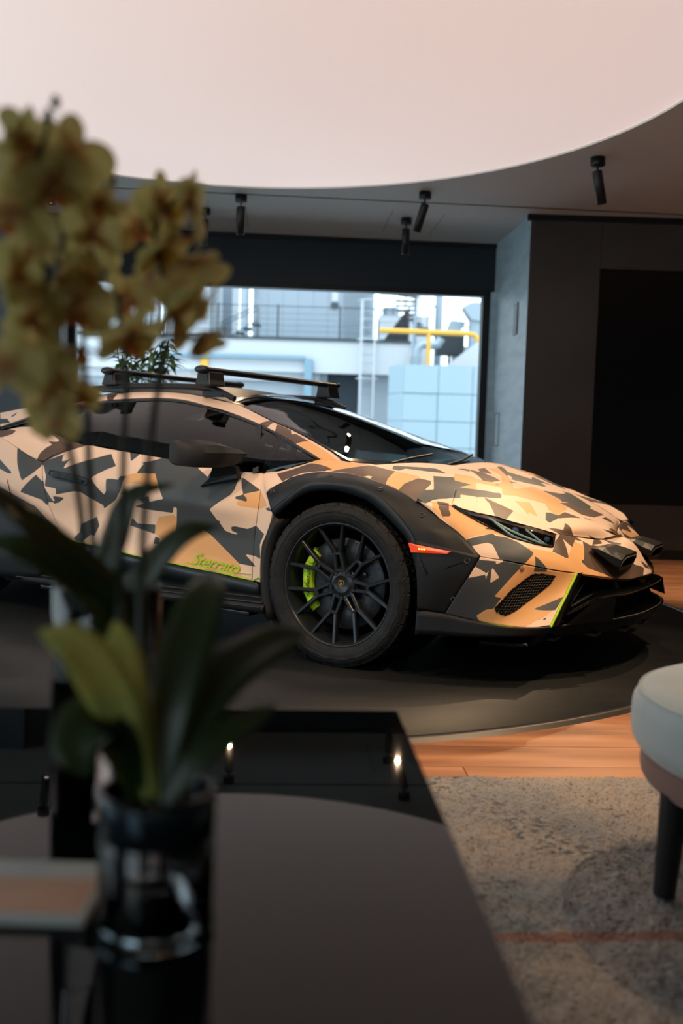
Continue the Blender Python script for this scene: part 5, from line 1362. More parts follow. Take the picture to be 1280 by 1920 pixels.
RY = Matrix.Rotation(math.pi / 2, 4, 'X')   # lathe z axis -> -y (outer)
def bevelled(mb, name, m, par, bev):
    return mb.build(name, m, par, bevel=bev)
def spoke_mesh():
    mb = MB()
    def bar(P, Q, w0, w1, d0, d1, y0, y1):
        # P,Q in (radial x, tangential z) ; y outer face
        P = Vector((P[0], 0, P[1])); Q = Vector((Q[0], 0, Q[1])); d = (Q - P).normalized(); s_ = Vector((-d.z, 0, d.x))
        v = []
        for p, w, dd, y in ((P, w0, d0, y0), (Q, w1, d1, y1)):
            v += [p + s_ * w / 2 + Vector((0, y + .004, 0)), p + s_ * w * .28 + Vector((0, y, 0)), p - s_ * w * .28 + Vector((0, y, 0)), p - s_ * w / 2 + Vector((0, y + .004, 0)), p - s_ * w * .42 + Vector((0, y + dd, 0)), p + s_ * w * .42 + Vector((0, y + dd, 0))]
        f = [(i, (i + 1) % 6, (i + 1) % 6 + 6, i + 6) for i in range(6)] + [tuple(range(6))[::-1], tuple(range(6, 12))]
        mb.add([tuple(q) for q in v], f)
    yh, ym, yr = -.062, -.068, -.094
    for t in (-1, 1):
        bar((.050, .019 * t), (.134, .0135 * t), .017, .015, .03, .03, yh, ym)
        bar((.129, .0125 * t), (.241, .0575 * t), .0175, .0150, .03, .022, ym, yr)
    bar((.126, -.018), (.126, .018), .016, .016, .028, .028, ym, ym)
    bar((.056, -.022), (.056, .022), .014, .014, .03, .03, yh, yh)
    return mb.mesh('spoke')
SPM = spoke_mesh(); SPM.materials.append(M['rim'])
_bm = bmesh.new(); _bm.from_mesh(SPM); bmesh.ops.recalc_face_normals(_bm, faces=_bm.faces); _bm.to_mesh(SPM); _bm.free()
rimb = MB().lathe([(.262, .098), (.256, .102), (.2515, .1035), (.2470, .1015), (.2440, .092), (.2400, .086), (.236, .070), (.225, .03), (.222, -.06), (.235, -.09)], 96, RY)
RBM = rimb.mesh('rim_barrel'); RBM.materials.append(M['rim'])
GOLD = mat('emblem_gold', rgb(205, 160, 80), .3, metal=.8)
def wheel(x, y, s, detail=True):
    w = empty('wheel', (x, y, .3365)); w.parent = car
    w.rotation_euler = (0, 0, 0 if s == 1 else math.pi)
    link('tyre', TYM, None, w)
    link('rim', RBM, None, w)
    for k_ in range(7):
        o = link('spoke', SPM, None, w)
        o.rotation_euler = (0, math.radians(3 + 51.4286 * k_), 0)
    if not detail: 
        MB().lathe([(0, .05), (.06, .05), (.065, .03), (.07, -.03)], 24, RY).build('hub', M['rim'], w, weld=True); return w
    hb = MB().lathe([(0, .0615), (.034, .0615), (.036, .063), (.038, .0615), (.046, .061), (.052, .058), (.070, .050), (.075, .02)], 40, RY)
    h = hb.build('hub', M['rim'], w, weld=True)
    for k_ in range(5):
        a = math.radians(55 + 72 * k_)
        T = Matrix.Translation((.0555 * math.cos(a), 0, .0555 * math.sin(a))) @ RY
        MB().lathe([(.0135, .058), (.0135, .064), (.0115, .064), (.0112, .05), (.008, .05), (.008, .058), (.0055, .060), (0, .060)], 16, T).build('lug_nut', M['gloss'], w, weld=True)
    # shield emblem: black shield, gold border, golden charging bull
    S = [(-.012, .0145), (0, .016), (.012, .0145), (.0125, .002), (.008, -.009), (0, -.0165), (-.008, -.009), (-.0125, .002)]
    em = MB().prism(S, .0612, .0632, RY).build('emblem', GOLD, w)
    MB().prism([(a * .86, b * .86) for a, b in S], .0630, .0636, RY).build('emblem_field', M['gloss'], em)
    bull = [(-.0062, -.004), (-.0052, .001), (-.003, .0035), (.0, .0042), (.0025, .0062), (.0048, .0052), (.0042, .0036), (.0062, .002), (.0058, -.001), (.0035, -.0005), (.0045, -.0045), (.0028, -.0062), (.0015, -.0025), (-.0015, -.002), (-.0012, -.0062), (-.0032, -.0066), (-.0036, -.002), (-.0048, -.0052)]
    MB().prism(bull, .0634, .0642, RY).box(-.0072, .0072, .0088, .0100, .0634, .0640, M=RY).build('emblem_bull', GOLD, em)
    dk = MB().lathe([(.065, .030), (.066, .034), (.188, .034), (.190, .032), (.190, .004), (.188, .002), (.066, .002)], 72, RY).build('brake_disc', M['disc_'], w)
    ho = MB()
    for ring_ in range(5):
        for k_ in range(22):
            a = 2 * math.pi * (k_ + .37 * ring_) / 22; rr = .092 + ring_ * .021
            ho.lathe([(0, .0345), (.0026, .0345)], 6, Matrix.Translation((rr * math.cos(a), 0, rr * math.sin(a))) @ RY)
    ho.build('drill_holes', M['void'], dk, recalc=False)['kind'] = 'stuff'
    # caliper: arc body over disc edge at the rear side
    cp = MB(); n = 18; v = []; f = []
    a0, a1 = math.radians(138), math.radians(222)
    for i in range(n):
        t = i / (n - 1); a = a0 + (a1 - a0) * t
        e_ = math.sin(math.pi * t) ** .35
        ri_, ro_ = .148 + .010 * (1 - e_), .205 - .006 * abs(math.sin(3 * math.pi * t))
        yo = -.058 * (.75 + .25 * e_)
        for r_, y_ in ((ri_, -.036), (ri_ + .004, yo + .006), (ri_ + .012, yo), (ro_ - .012, yo), (ro_, yo + .012), (ro_, -.0)):
            v.append((r_ * math.cos(a), y_, r_ * math.sin(a)))
    for i in range(n - 1):
        for j in range(5): f.append((i * 6 + j, i * 6 + j + 1, i * 6 + j + 7, i * 6 + j + 6))
    f += [tuple(range(6)), tuple(range((n - 1) * 6, n * 6))]
    cp.add(v, f)
    for aa in (150, 180, 210):
        a = math.radians(aa); cp.lathe([(.016, .05), (.016, .062), (.012, .0635), (0, .0635)], 14, Matrix.Translation((.172 * math.cos(a), 0, .172 * math.sin(a))) @ RY)
    ca = cp.build('brake_caliper', M['lime'], w); ca['label'] = 'lime green brake caliper'
    tc_ = bpy.data.curves.new('caliper_lettering', 'FONT'); tc_.body = 'Lamborghini'; tc_.size = .026; tc_.shear = .35; tc_.extrude = .0004; tc_.align_x = 'CENTER'
    to = bpy.data.objects.new('tmp', tc_); COL.objects.link(to)
    bpy.context.view_layer.update()
    me = bpy.data.meshes.new_from_object(to.evaluated_get(bpy.context.evaluated_depsgraph_get())); bpy.data.objects.remove(to)
    tt = link('caliper_lettering', me, M['void'], ca)
    tt.matrix_local = Matrix.Translation((-.166, -.0646, 0)) @ Matrix.Rotation(math.radians(90), 4, 'Y') @ Matrix.Rotation(math.radians(90), 4, 'X')
    # valve + hub carrier bits behind the spokes
    MB().lathe([(0, .0), (.03, .0), (.062, -.01), (.062, .028), (0, .03)], 24, RY).build('wheel_bearing', M['gloss'], w, weld=True)
    for a, r_ in ((25, .11), (-15, .12), (60, .10)):
        MB().lathe([(0, .048), (.009, .048), (.011, .04), (.011, .0)], 12, Matrix.Translation((r_ * math.cos(math.radians(a)), 0, r_ * math.sin(math.radians(a)))) @ RY).build('disc_bolt', M['steel'], w, weld=True)
    return w
wheel(0, -.852, 1)
wheel(0, .852, -1)
wheel(-2.645, -.862, 1, False)
wheel(-2.645, .862, -1, False)
# wheel wells
for x in (0, -2.645):
    for s in (1, -1):
        ln = MB(); n = 28; v = []; f = []
        for i in range(n):
            a = math.radians(-38) + math.radians(256) * i / (n - 1)
            sq = .372 + (.045 if .55 < math.sin(a) else 0) * 0
            for y in (-.945, -.60):
                v.append((x + sq * 1.0 * math.cos(a), y * s, .335 + sq * math.sin(a)))
        for i in range(n - 1): f.append((i * 2, i * 2 + 1, i * 2 + 3, i * 2 + 2))
        ln.add(v, f, True); ln.build('wheel_well', M['void'], car)
        MB().lathe([(0, 0), (.372, 0)], 40, Matrix.Translation((x, -.61 * s, .335)) @ RY).build('well_wall', M['void'], car)
# rear lip of the front arch (mud liner)
ml = []
for a in np.linspace(120, 214, 14):
    a = math.radians(a); ml.append([(.402 * math.cos(a) * .92, -.935, .335 + .402 * math.sin(a) * .9), (.358 * math.cos(a) * .94, -.962, .335 + .358 * math.sin(a) * .9)])
MLI = [(-.316,-.955,.60),(-.355,-.945,.53),(-.383,-.94,.47),(-.395,-.935,.40),(-.398,-.93,.33),(-.393,-.93,.24),(-.375,-.93,.165)]
MLO = [(-.29,-.96,.585),(-.325,-.96,.52),(-.348,-.96,.46),(-.358,-.96,.40),(-.358,-.96,.33),(-.348,-.96,.24),(-.330,-.96,.150)]
sheet('mud_liner', [MLI, MLO, [(x + .03, y + .04, z) for x, y, z in MLO]], mat('liner_plastic', rgb(20, 22, 24), .6), (0.6, 0, .3), inset=0)

# ---- roof bars
M['bar'] = mat('black_roof_bar', rgb(30, 33, 36), .38)
def roof_bar(x, w, z, zr):
    b = MB()
    prof = [(.036 * math.cos(a), .0155 * math.sin(a)) for a in np.linspace(0, 2 * math.pi, 17)[:-1]]
    v = []
    for y in (-w, w):
        for px_, pz_ in prof: v.append((x + px_, y, z + pz_))
    b.add(v, [(i, (i + 1) % 16, (i + 1) % 16 + 16, i + 16) for i in range(16)], True)
    o = b.build('roof_bar', M['bar'], car)
    for s in (-1, 1):
        e = MB()
        rings = []
        for t, k_ in ((0, 1.12), (.012, 1.15), (.022, 1.0), (.028, .5)):
            rings.append([(x + px_ * k_, s * (w + t), z + pz_ * k_ * 1.1) for px_, pz_ in prof])
        v = [p for r_ in rings for p in r_]
        e.add(v, [(i + k_ * 16, (i + 1) % 16 + k_ * 16, (i + 1) % 16 + 16 + k_ * 16, i + 16 + k_ * 16) for k_ in range(3) for i in range(16)] + [tuple(range(48, 64))], True)
        e.build('end_cap', M['bar'], o)
        f_ = MB(); yi, yo = s * (w - .115), s * (w - .005)
        V = []
        for zz, dx, dy in ((z - .008, .038, 0), (z - .05, .044, .010), (zr + .008, .052, .018)):
            V += [(x - dx, yi, zz), (x + dx, yi, zz), (x + dx, yo + s * dy * .5, zz), (x - dx, yo + s * dy * .5, zz)]
        f_.add(V, [(0, 1, 2, 3), (8, 11, 10, 9)] + [(i + k_ * 4, (i + 1) % 4 + k_ * 4, (i + 1) % 4 + 4 + k_ * 4, i + 4 + k_ * 4) for k_ in (0, 1) for i in range(4)])
        ft = f_.build('foot', M['bar'], o, bevel=.006)
        c = MB().box(x - .03, x + .03, min(yo + s * .002, yo + s * .0065), max(yo + s * .002, yo + s * .0065), zr + .015, z - .02, .002)
        c.build('foot_cover', M['cblack'], o)
for x, w, z, zr in ((-1.013, .60, 1.251, 1.165), (-1.691, .555, 1.257, 1.175)):
    roof_bar(x, w, z, zr)
# raised roof rails
for s in (-1, 1):
    P = [(-1.93, s * .50, 1.145), (-1.82, s * .50, 1.165), (-1.6, s * .498, 1.178), (-1.35, s * .498, 1.178), (-1.1, s * .50, 1.170), (-.98, s * .503, 1.150), (-.88, s * .508, 1.112)]
    P = [(x, y * 1.02, z) for x, y, z in P]
    MB().tube(cr1(np.array(P), 5).tolist(), .013, 8, flat=1.2).box(-1.08, -.95, min(s * .495, s * .525), max(s * .495, s * .525), 1.122, 1.155, .006).box(-1.78, -1.60, min(s * .495, s * .525), max(s * .495, s * .525), 1.145, 1.170, .006).build('roof_rail', M['cblack'], car)

# ---- cabin
link('headliner', grid_mesh('headliner', dense(G['roofgrid'], .08), ref=(-1.4, 0, .6), inset=0, skirt=0, offset=-.035), mat('headliner_cloth', rgb(30, 31, 34), .9), car)
sheet('dashboard', [[(-.12, -.70, .80), (-.10, 0, .80), (-.12, .70, .80)], [(-.38, -.70, .79), (-.42, 0, .80), (-.38, .70, .79)], [(-.46, -.70, .70), (-.50, 0, .70), (-.46, .70, .70)], [(-.46, -.70, .45), (-.50, 0, .45), (-.46, .70, .45)]], mat('cabin_black', rgb(22, 24, 27), .6), (-.2, 0, .3), inset=0)
sw_ = empty('steering_wheel', (-.66, -.36, .80)); sw_.parent = car; sw_.rotation_euler = (0, math.radians(-68), 0)
tw = MB(); tw.tube([(.18 * math.cos(a), .18 * math.sin(a), 0) for a in np.linspace(0, 2 * math.pi, 33)], .014, 8, cap=False)
tw.build('wheel_rim', mat('taupe_leather', rgb(120, 110, 98), .5), sw_)
MB().box(-.17, .17, -.02, .02, -.01, .01, .004).box(-.02, .02, -.17, 0, -.01, .01, .004).lathe([(0, .02), (.05, .015), (.06, -.02)], 20).build('wheel_hub', M['cblack'], sw_)
for y in (-.38, .38):
    for nm, bxs in (('seat', (-1.35, -.85, y - .25, y + .25, .25, .40)),):
        MB().box(*bxs, .05).build(nm, mat('seat_alcantara', rgb(26, 28, 32), .8), car)
    T = Matrix.Translation((-1.36, y, .62)) @ Matrix.Rotation(math.radians(-22), 4, 'Y')
    MB().box(-.06, .06, -.24, .24, -.28, .22, .05, M=T).box(-.045, .045, -.13, .13, .20, .40, .04, M=T).build('seat_back', mat('seat_back_cloth', rgb(30, 32, 36), .8), car)
MB().box(-1.75, -1.68, -.70, .70, .3, 1.02).build('bulkhead', M['void'], car)
MB().box(-.82, -.80, -.10, .10, 1.03, 1.075, .006).tube([(-.80, 0, 1.06), (-.84, 0, 1.12)], .008, 6).build('rear_view_mirror', M['black'], car)

# ---- script lettering on the door
def text_on(body, size, shear, P, xdir, zdir, name, m, par, ext=.0006, sp=.9):
    c = bpy.data.curves.new(name, 'FONT'); c.body = body; c.size = size; c.shear = shear; c.extrude = ext; c.space_character = sp
    to = bpy.data.objects.new('tmp', c); COL.objects.link(to)
    bpy.context.view_layer.update()
    me = bpy.data.meshes.new_from_object(to.evaluated_get(bpy.context.evaluated_depsgraph_get())); bpy.data.objects.remove(to)
    o = link(name, me, m, par)
    X = Vector(xdir).normalized(); Zd = Vector(zdir); N = X.cross(Zd).normalized(); Y = N.cross(X)
    mt = Matrix((X, Y, N)).transposed().to_4x4(); mt.translation = Vector(P); o.matrix_local = mt
    return o

tx = text_on('Sterrato', .088, .55, (-.815, -.9035, .343), (.326, 0, -.0285), (0, 0, 1), 'script_lettering', M['lime'], doors[0], sp=.92)
MB().tube(cr1(np.array([(-.845, -.9030, .352), (-.80, -.9030, .345), (-.74, -.9030, .352), (-.66, -.9030, .338), (-.55, -.9030, .330), (-.47, -.9030, .330)]), 5).tolist(), .0022, 5, flat=.3).build('script_flourish', M['lime'], doors[0])

# ================================================================ glass table, rug, chair
M['tabletop'] = mat('smoked_glass_top', rgb(8, 11, 12), 0.02, ior=1.22)
TZ = .454
tb = empty('coffee_table', (.04, 1.0, FL), label='low table with a dark mirror glass top in the foreground', cat='table')
def rwm(M_, x, y, z): 
    return (x, y, z)
def quadslab(P, z0, z1, bev, name, m, par, origin):
    bm = bmesh.new()
    vs_ = [bm.verts.new((x - origin[0], y - origin[1], z - origin[2])) for z in (z0, z1) for x, y in P]
    n = len(P)
    bm.faces.new(vs_[:n][::-1]); bm.faces.new(vs_[n:])
    for i in range(n): bm.faces.new((vs_[i], vs_[(i + 1) % n], vs_[(i + 1) % n + n], vs_[i + n]))
    bmesh.ops.bevel(bm, geom=list(bm.edges), offset=bev, segments=2, affect='EDGES')
    bmesh.ops.recalc_face_normals(bm, faces=bm.faces)
    me = bpy.data.meshes.new(name); bm.to_mesh(me); bm.free()
    return link(name, me, m, par)
TP = [(.107, 1.617), (-1.35, 1.505), (-1.30, .35), (.19, .40)]
quadslab(TP, TZ - .012, TZ, .002, 'glass_top', M['tabletop'], tb, (.04, 1.0, FL))
quadslab([(x * .97 - .015, y * .97 + .03) for x, y in TP], TZ - .10, TZ - .0125, .003, 'apron', M['black'], tb, (.04, 1.0, FL))
for x, y in ((.02, 1.52), (-1.22, 1.42), (-1.2, .48), (.08, .5)):
    MB().box(x - .04 - .03, x - .04 + .03, y - 1 - .03, y - 1 + .03, -.0 + .031, TZ - FL - .101, .004).build('leg', M['black'], tb)

# rug
rg = empty('rug', (1.2, 1.6, FL), label='thick grey and beige mottled rug with rust streaks beside the table', cat='rug')
m = mat('mottled_rug_pile', rgb(150, 142, 134), .95, spec=.1, sheen=.3)
nt = m.node_tree; b = nt.nodes['Principled BSDF']
t = nt.nodes.new('ShaderNodeTexCoord')
def nz(sc, det, st=(1, 1, 1), loc=(0, 0, 0), dist=0):
    mp = nt.nodes.new('ShaderNodeMapping'); mp.inputs['Scale'].default_value = st; mp.inputs['Location'].default_value = loc
    nt.links.new(t.outputs['Object'], mp.inputs[0])
    n = nt.nodes.new('ShaderNodeTexNoise'); n.inputs['Scale'].default_value = sc; n.inputs['Detail'].default_value = det; n.inputs['Distortion'].default_value = dist
    nt.links.new(mp.outputs[0], n.inputs['Vector']); return n
def ramp(n, p0, c0, p1, c1):
    r = nt.nodes.new('ShaderNodeValToRGB'); r.color_ramp.elements[0].position = p0; r.color_ramp.elements[0].color = c0
    r.color_ramp.elements[1].position = p1; r.color_ramp.elements[1].color = c1
    nt.links.new(n.outputs[0], r.inputs[0]); return r
def mixc(fac, a, b_, mode='MIX'):
    x = nt.nodes.new('ShaderNodeMix'); x.data_type = 'RGBA'; x.blend_type = mode
    if isinstance(fac, float): x.inputs[0].default_value = fac
    else: nt.links.new(fac.outputs[0], x.inputs[0])
    for k_, q in ((6, a), (7, b_)):
        if isinstance(q, tuple): x.inputs[k_].default_value = q
        else: nt.links.new(q.outputs[2] if q.bl_idname == 'ShaderNodeMix' else q.outputs[0], x.inputs[k_])
    return x
base = ramp(nz(3.2, 3), .38, rgb(134, 136, 138), .62, rgb(166, 156, 146))
patch_ = ramp(nz(3.0, 8, loc=(3.3, 1.2, 0), dist=.6), .50, (0, 0, 0, 1), .60, (1, 1, 1, 1))
fine = ramp(nz(42, 3, st=(1, 1.6, 1)), .50, (0, 0, 0, 1), .60, (1, 1, 1, 1))
mk = nt.nodes.new('ShaderNodeMath'); mk.operation = 'MULTIPLY'
nt.links.new(patch_.outputs[0], mk.inputs[0]); nt.links.new(fine.outputs[0], mk.inputs[1])
c1 = mixc(mk, base, rgb(84, 90, 94))
spk = ramp(nz(95, 2), .60, (0, 0, 0, 1), .68, (1, 1, 1, 1))
c2 = mixc(spk, c1, rgb(104, 104, 104))
# rust streaks woven in: bands along x
sx = nt.nodes.new('ShaderNodeSeparateXYZ'); nt.links.new(t.outputs['Object'], sx.inputs[0])
def band(c, w, x0, x1):
    n_ = nz(7, 3, loc=(c, c, 0))
    a = nt.nodes.new('ShaderNodeMath'); a.operation = 'MULTIPLY_ADD'; a.inputs[1].default_value = .05; nt.links.new(n_.outputs[0], a.inputs[0]); nt.links.new(sx.outputs['Y'], a.inputs[2])
    d = nt.nodes.new('ShaderNodeMath'); d.operation = 'SUBTRACT'; nt.links.new(a.outputs[0], d.inputs[0]); d.inputs[1].default_value = c + .025
    ab = nt.nodes.new('ShaderNodeMath'); ab.operation = 'ABSOLUTE'; nt.links.new(d.outputs[0], ab.inputs[0])
    lt = nt.nodes.new('ShaderNodeMath'); lt.operation = 'LESS_THAN'; lt.inputs[1].default_value = w; nt.links.new(ab.outputs[0], lt.inputs[0])
    g1 = nt.nodes.new('ShaderNodeMath'); g1.operation = 'GREATER_THAN'; g1.inputs[1].default_value = x0; nt.links.new(sx.outputs['X'], g1.inputs[0])
    g2 = nt.nodes.new('ShaderNodeMath'); g2.operation = 'LESS_THAN'; g2.inputs[1].default_value = x1; nt.links.new(sx.outputs['X'], g2.inputs[0])
    p = nt.nodes.new('ShaderNodeMath'); p.operation = 'MULTIPLY'; nt.links.new(lt.outputs[0], p.inputs[0]); nt.links.new(g1.outputs[0], p.inputs[1])
    p2 = nt.nodes.new('ShaderNodeMath'); p2.operation = 'MULTIPLY'; nt.links.new(p.outputs[0], p2.inputs[0]); nt.links.new(g2.outputs[0], p2.inputs[1])
    p3 = nt.nodes.new('ShaderNodeMath'); p3.operation = 'MULTIPLY'; p3.inputs[1].default_value = .7; nt.links.new(p2.outputs[0], p3.inputs[0])
    return p3
c3 = mixc(band(.165, .018, -.88, .3), c2, rgb(150, 92, 68))
c4 = mixc(band(-.145, .020, -.95, -.84), c3, rgb(150, 92, 68))
nt.links.new(c4.outputs[2], b.inputs['Base Color'])
M['rug'] = m
# dense pile surface: bumpy sheet with tufts
nx_, ny_ = 520, 330
xs_ = np.linspace(-1.35, 1.0, nx_); ys_ = np.linspace(-.85, 1.02, ny_)
Xg, Yg = np.meshgrid(xs_, ys_)
Zg = .020 + rng.normal(0, .0010, Xg.shape)
for k_ in range(26):
    fx, fy, ph = rng.normal(0, 60), rng.normal(0, 60), rng.uniform(0, 6.28)
    Zg += .0004 * np.sin(Xg * fx + Yg * fy + ph)
for k_ in range(5):
    fx, fy, ph = rng.normal(0, 9), rng.normal(0, 9), rng.uniform(0, 6.28)
    Zg += .0010 * np.sin(Xg * fx + Yg * fy + ph)
edge = np.minimum.reduce([Xg - xs_[0], xs_[-1] - Xg, Yg - ys_[0], ys_[-1] - Yg])
Zg *= np.clip(edge / .01, .15, 1)
Yj = Yg + rng.normal(0, .0012, Xg.shape); Xj = Xg + rng.normal(0, .0015, Xg.shape)
me = bpy.data.meshes.new('pile')
idx = np.arange(nx_ * ny_).reshape(ny_, nx_)
me.from_pydata(np.stack([Xj, Yj, Zg], -1).reshape(-1, 3).tolist(), [], np.stack([idx[:-1, :-1], idx[:-1, 1:], idx[1:, 1:], idx[1:, :-1]], -1).reshape(-1, 4).tolist())
o = link('pile', me, m, rg); o['kind'] = 'stuff'
o.rotation_euler = (0, 0, YAW)
# loose tufts standing up all over
tv = []; tf = []
for i in range(26000):
    x, y = rng.uniform(-1.0, .35), rng.uniform(-.7, 1.015)
    a = rng.uniform(0, 6.28); h = rng.uniform(.002, .006); w = .0015
    dx, dy = rng.normal(0, .0025, 2)
    n = len(tv)
    tv += [(x - w * math.cos(a), y - w * math.sin(a), .017), (x + w * math.cos(a), y + w * math.sin(a), .017), (x + dx, y + dy, .019 + h)]
    tf.append((n, n + 1, n + 2))
me = bpy.data.meshes.new('tufts'); me.from_pydata(tv, [], tf)
o = link('tufts', me, m, rg); o['kind'] = 'stuff'; o.rotation_euler = (0, 0, YAW)
bk = MB().box(-1.34, .99, -.84, 1.015, .001, .012); o = bk.build('backing', mat('rug_backing', rgb(120, 100, 84), .9), rg); o.rotation_euler = (0, 0, YAW)

# upholstered chair at the right edge
ch = empty('lounge_chair', (1.0, 1.94, FL), label='pale grey-green velvet lounge chair with black legs cut by the right edge', cat='chair')
M['velvet'] = mat('pale_velvet', rgb(186, 196, 194), .8, sheen=.5)
noisy(M['velvet'], 4, rgb(176, 188, 186), rgb(200, 204, 198))
M['vbrown'] = mat('brown_rose_velvet', rgb(140, 104, 92), .8, sheen=.3)
def roundp(r, z0, z1, e, n=6):
    p = [(0, z0)] + [(r - e + e * math.cos(a), z0 + e + e * math.sin(a)) for a in np.linspace(-math.pi / 2, 0, n)] + [(r - e + e * math.cos(a), z1 - e + e * math.sin(a)) for a in np.linspace(0, math.pi / 2, n)] + [(r * .5, z1 + .008), (0, z1 + .012)]
    return p
MB().lathe(roundp(.368, .285, .435, .055, 9), 64).build('seat_cushion', M['velvet'], ch, weld=True)
MB().lathe(roundp(.345, .225, .300, .03), 64).build('seat_base', M['vbrown'], ch, weld=True)
MB().lathe([(.352 + .0035 * math.cos(a), .420 + .0035 * math.sin(a)) for a in np.linspace(0, 2 * math.pi, 9)], 64).build('piping', M['velvet'], ch)
MB().lathe([(.30, .40), (.37, .40), (.385, .62), (.375, .78), (.35, .80), (.325, .78), (.31, .60), (.30, .40)], 40, a0=-1.15, a1=1.15).build('back_rest', M['velvet'], ch)
for a in (192, 282, 12, 102):
    c_, s_ = math.cos(math.radians(a)), math.sin(math.radians(a))
    MB().tube([(.315 * c_, .315 * s_, .24), (.328 * c_, .328 * s_, .030)], .02, 14, rs=[.030, .022]).build('leg', M['black'], ch)

# ================================================================ pot, vase, orchids
M['vglass'] = glassm('clear_vase_glass', (.95, .98, 1, 1), .03)
pt = empty('round_planter', (-.163, .862, TZ), label='round glass planter with a pale wooden band on the mirror table', cat='planter')
r = .0525
MB().lathe([(0, .001), (r, .001), (r + .001, .006), (r + .001, .135), (r - .003, .137), (r - .005, .134), (r - .005, .012), (0, .010)], 48).build('glass_shell', M['vglass'], pt, weld=True)
wb = mat('pale_wood_band', rgb(128, 116, 104), .6); noisy(wb, 3, rgb(196, 180, 164), rgb(228, 212, 196), stretch=(6, 6, .6), detail=8)
MB().lathe([(r - .0055, .014), (r - .0055, .092), (r - .008, .092), (r - .008, .014), (r - .0055, .014)], 48).build('wooden_band', wb, pt)
sm_ = mat('dark_soil', rgb(34, 26, 22), .95)
MB().lathe([(0, .118), (.03, .120), (r - .009, .112), (r - .009, .014), (0, .014)], 32).build('soil', sm_, pt, weld=True)
MB().lathe([(r + .0012, .095), (r + .0016, .097), (r + .0016, .128), (r + .0012, .13)], 48).build('steel_collar', mat('dark_steel', rgb(70, 84, 92), .15, metal=.9), pt)
MB().lathe([(r + .0012, .004), (r + .003, .008), (r + .0012, .014)], 48).build('base_ring', mat('polished_steel', rgb(150, 165, 172), .12, metal=1), pt)
vz = empty('glass_vase', (-.287, 1.165, TZ), label='tall clear glass cylinder vase filled with dark bark behind the planter', cat='vase')
r2 = .066
MB().lathe([(0, .001), (r2, .001), (r2, .276), (r2 - .002, .278), (r2 - .004, .275), (r2 - .004, .012), (0, .010)], 48).build('glass_shell', M['vglass'], vz, weld=True)
bk = MB()
for i in range(900):
    a = rng.uniform(0, 6.28); rr = (r2 - .012) * math.sqrt(rng.uniform(.55, 1)); z = rng.uniform(.018, .165)
    T = Matrix.Translation((rr * math.cos(a), rr * math.sin(a), z)) @ Matrix.Rotation(a, 4, 'Z')
    s_ = rng.uniform(.004, .006)
    bk.box(-.002, .004, -s_, s_, -s_ * .7, s_ * .7, M=T)
bkm = mat('dark_bark_chips', rgb(44, 38, 36), .8); noisy(bkm, 60, rgb(22, 22, 24), rgb(78, 66, 58))
o = bk.build('bark_chips', bkm, vz, recalc=False); o['kind'] = 'stuff'
MB().lathe([(0, .012), (r2 - .012, .012), (r2 - .012, .158), (0, .160)], 24).build('bark_core', bkm, vz, weld=True)

M['stemm'] = mat('orchid_stem', rgb(26, 33, 20), .5)
M['oleaf'] = mat('orchid_leaf', rgb(32, 52, 18), .35, sub=.05)
M['oleafp'] = mat('pale_orchid_leaf', rgb(176, 178, 92), .5, sub=.1)
def petalmat(name, c1, c2):
    m = bpy.data.materials.new(name); m.use_nodes = True
    nt = m.node_tree; b = nt.nodes['Principled BSDF']; out = nt.nodes['Material Output']
    tr = nt.nodes.new('ShaderNodeBsdfTranslucent'); mx = nt.nodes.new('ShaderNodeMixShader'); mx.inputs[0].default_value = .45
    t = nt.nodes.new('ShaderNodeTexCoord'); sx = nt.nodes.new('ShaderNodeSeparateXYZ'); r = nt.nodes.new('ShaderNodeValToRGB')
    nt.links.new(t.outputs['Generated'], sx.inputs[0]); nt.links.new(sx.outputs['X'], r.inputs[0])
    r.color_ramp.elements[0].position = .05; r.color_ramp.elements[0].color = c1
    r.color_ramp.elements[1].position = .45; r.color_ramp.elements[1].color = c2
    nt.links.new(r.outputs[0], b.inputs['Base Color']); nt.links.new(r.outputs[0], tr.inputs[0])
    b.inputs['Roughness'].default_value = .55
    nt.links.new(b.outputs[0], mx.inputs[1]); nt.links.new(tr.outputs[0], mx.inputs[2]); nt.links.new(mx.outputs[0], out.inputs[0])
    return m
PM = petalmat('cream_yellow_petal', rgb(196, 138, 84), rgb(216, 200, 128))
LPM = petalmat('rust_lip', rgb(120, 40, 26), rgb(196, 120, 60))
def petal(L, Wd, cup, nx=9, ny=6):
    v = []; f = []
    for i in range(nx):
        t = .5 - .5 * math.cos(math.pi * i / (nx - 1))
        w = Wd * math.sqrt(max(.004, 1 - abs(2 * (t ** 1.15) - 1) ** 2.2))
        for j in range(ny):
            u = j / (ny - 1) * 2 - 1
            v.append((L * t, w / 2 * u, cup * L * (t * t - .6 * t) + .12 * w * u * u - .03 * L * math.sin(t * 5) * u))
    for i in range(nx - 1):
        for j in range(ny - 1):
            a = i * ny + j
            f.append((a, a + 1, a + ny + 1, a + ny))
    return v, f
def pmesh(name, *a, m=PM, **k):
    q = MB(); v, f = petal(*a, **k); q.add(v, f, True); me = q.mesh(name); me.materials.append(m); return me
PW = pmesh('petal', .95, 1.0, -.25); PS = pmesh('sepal', .92, .58, .15); PL = pmesh('lip', .5, .45, .9, m=LPM)
col_ = MB(); col_.lathe([(0, 0), (.07, .03), (.08, .12), (.05, .2), (0, .22)], 10); COLM = col_.mesh('column'); COLM.materials.append(PM)
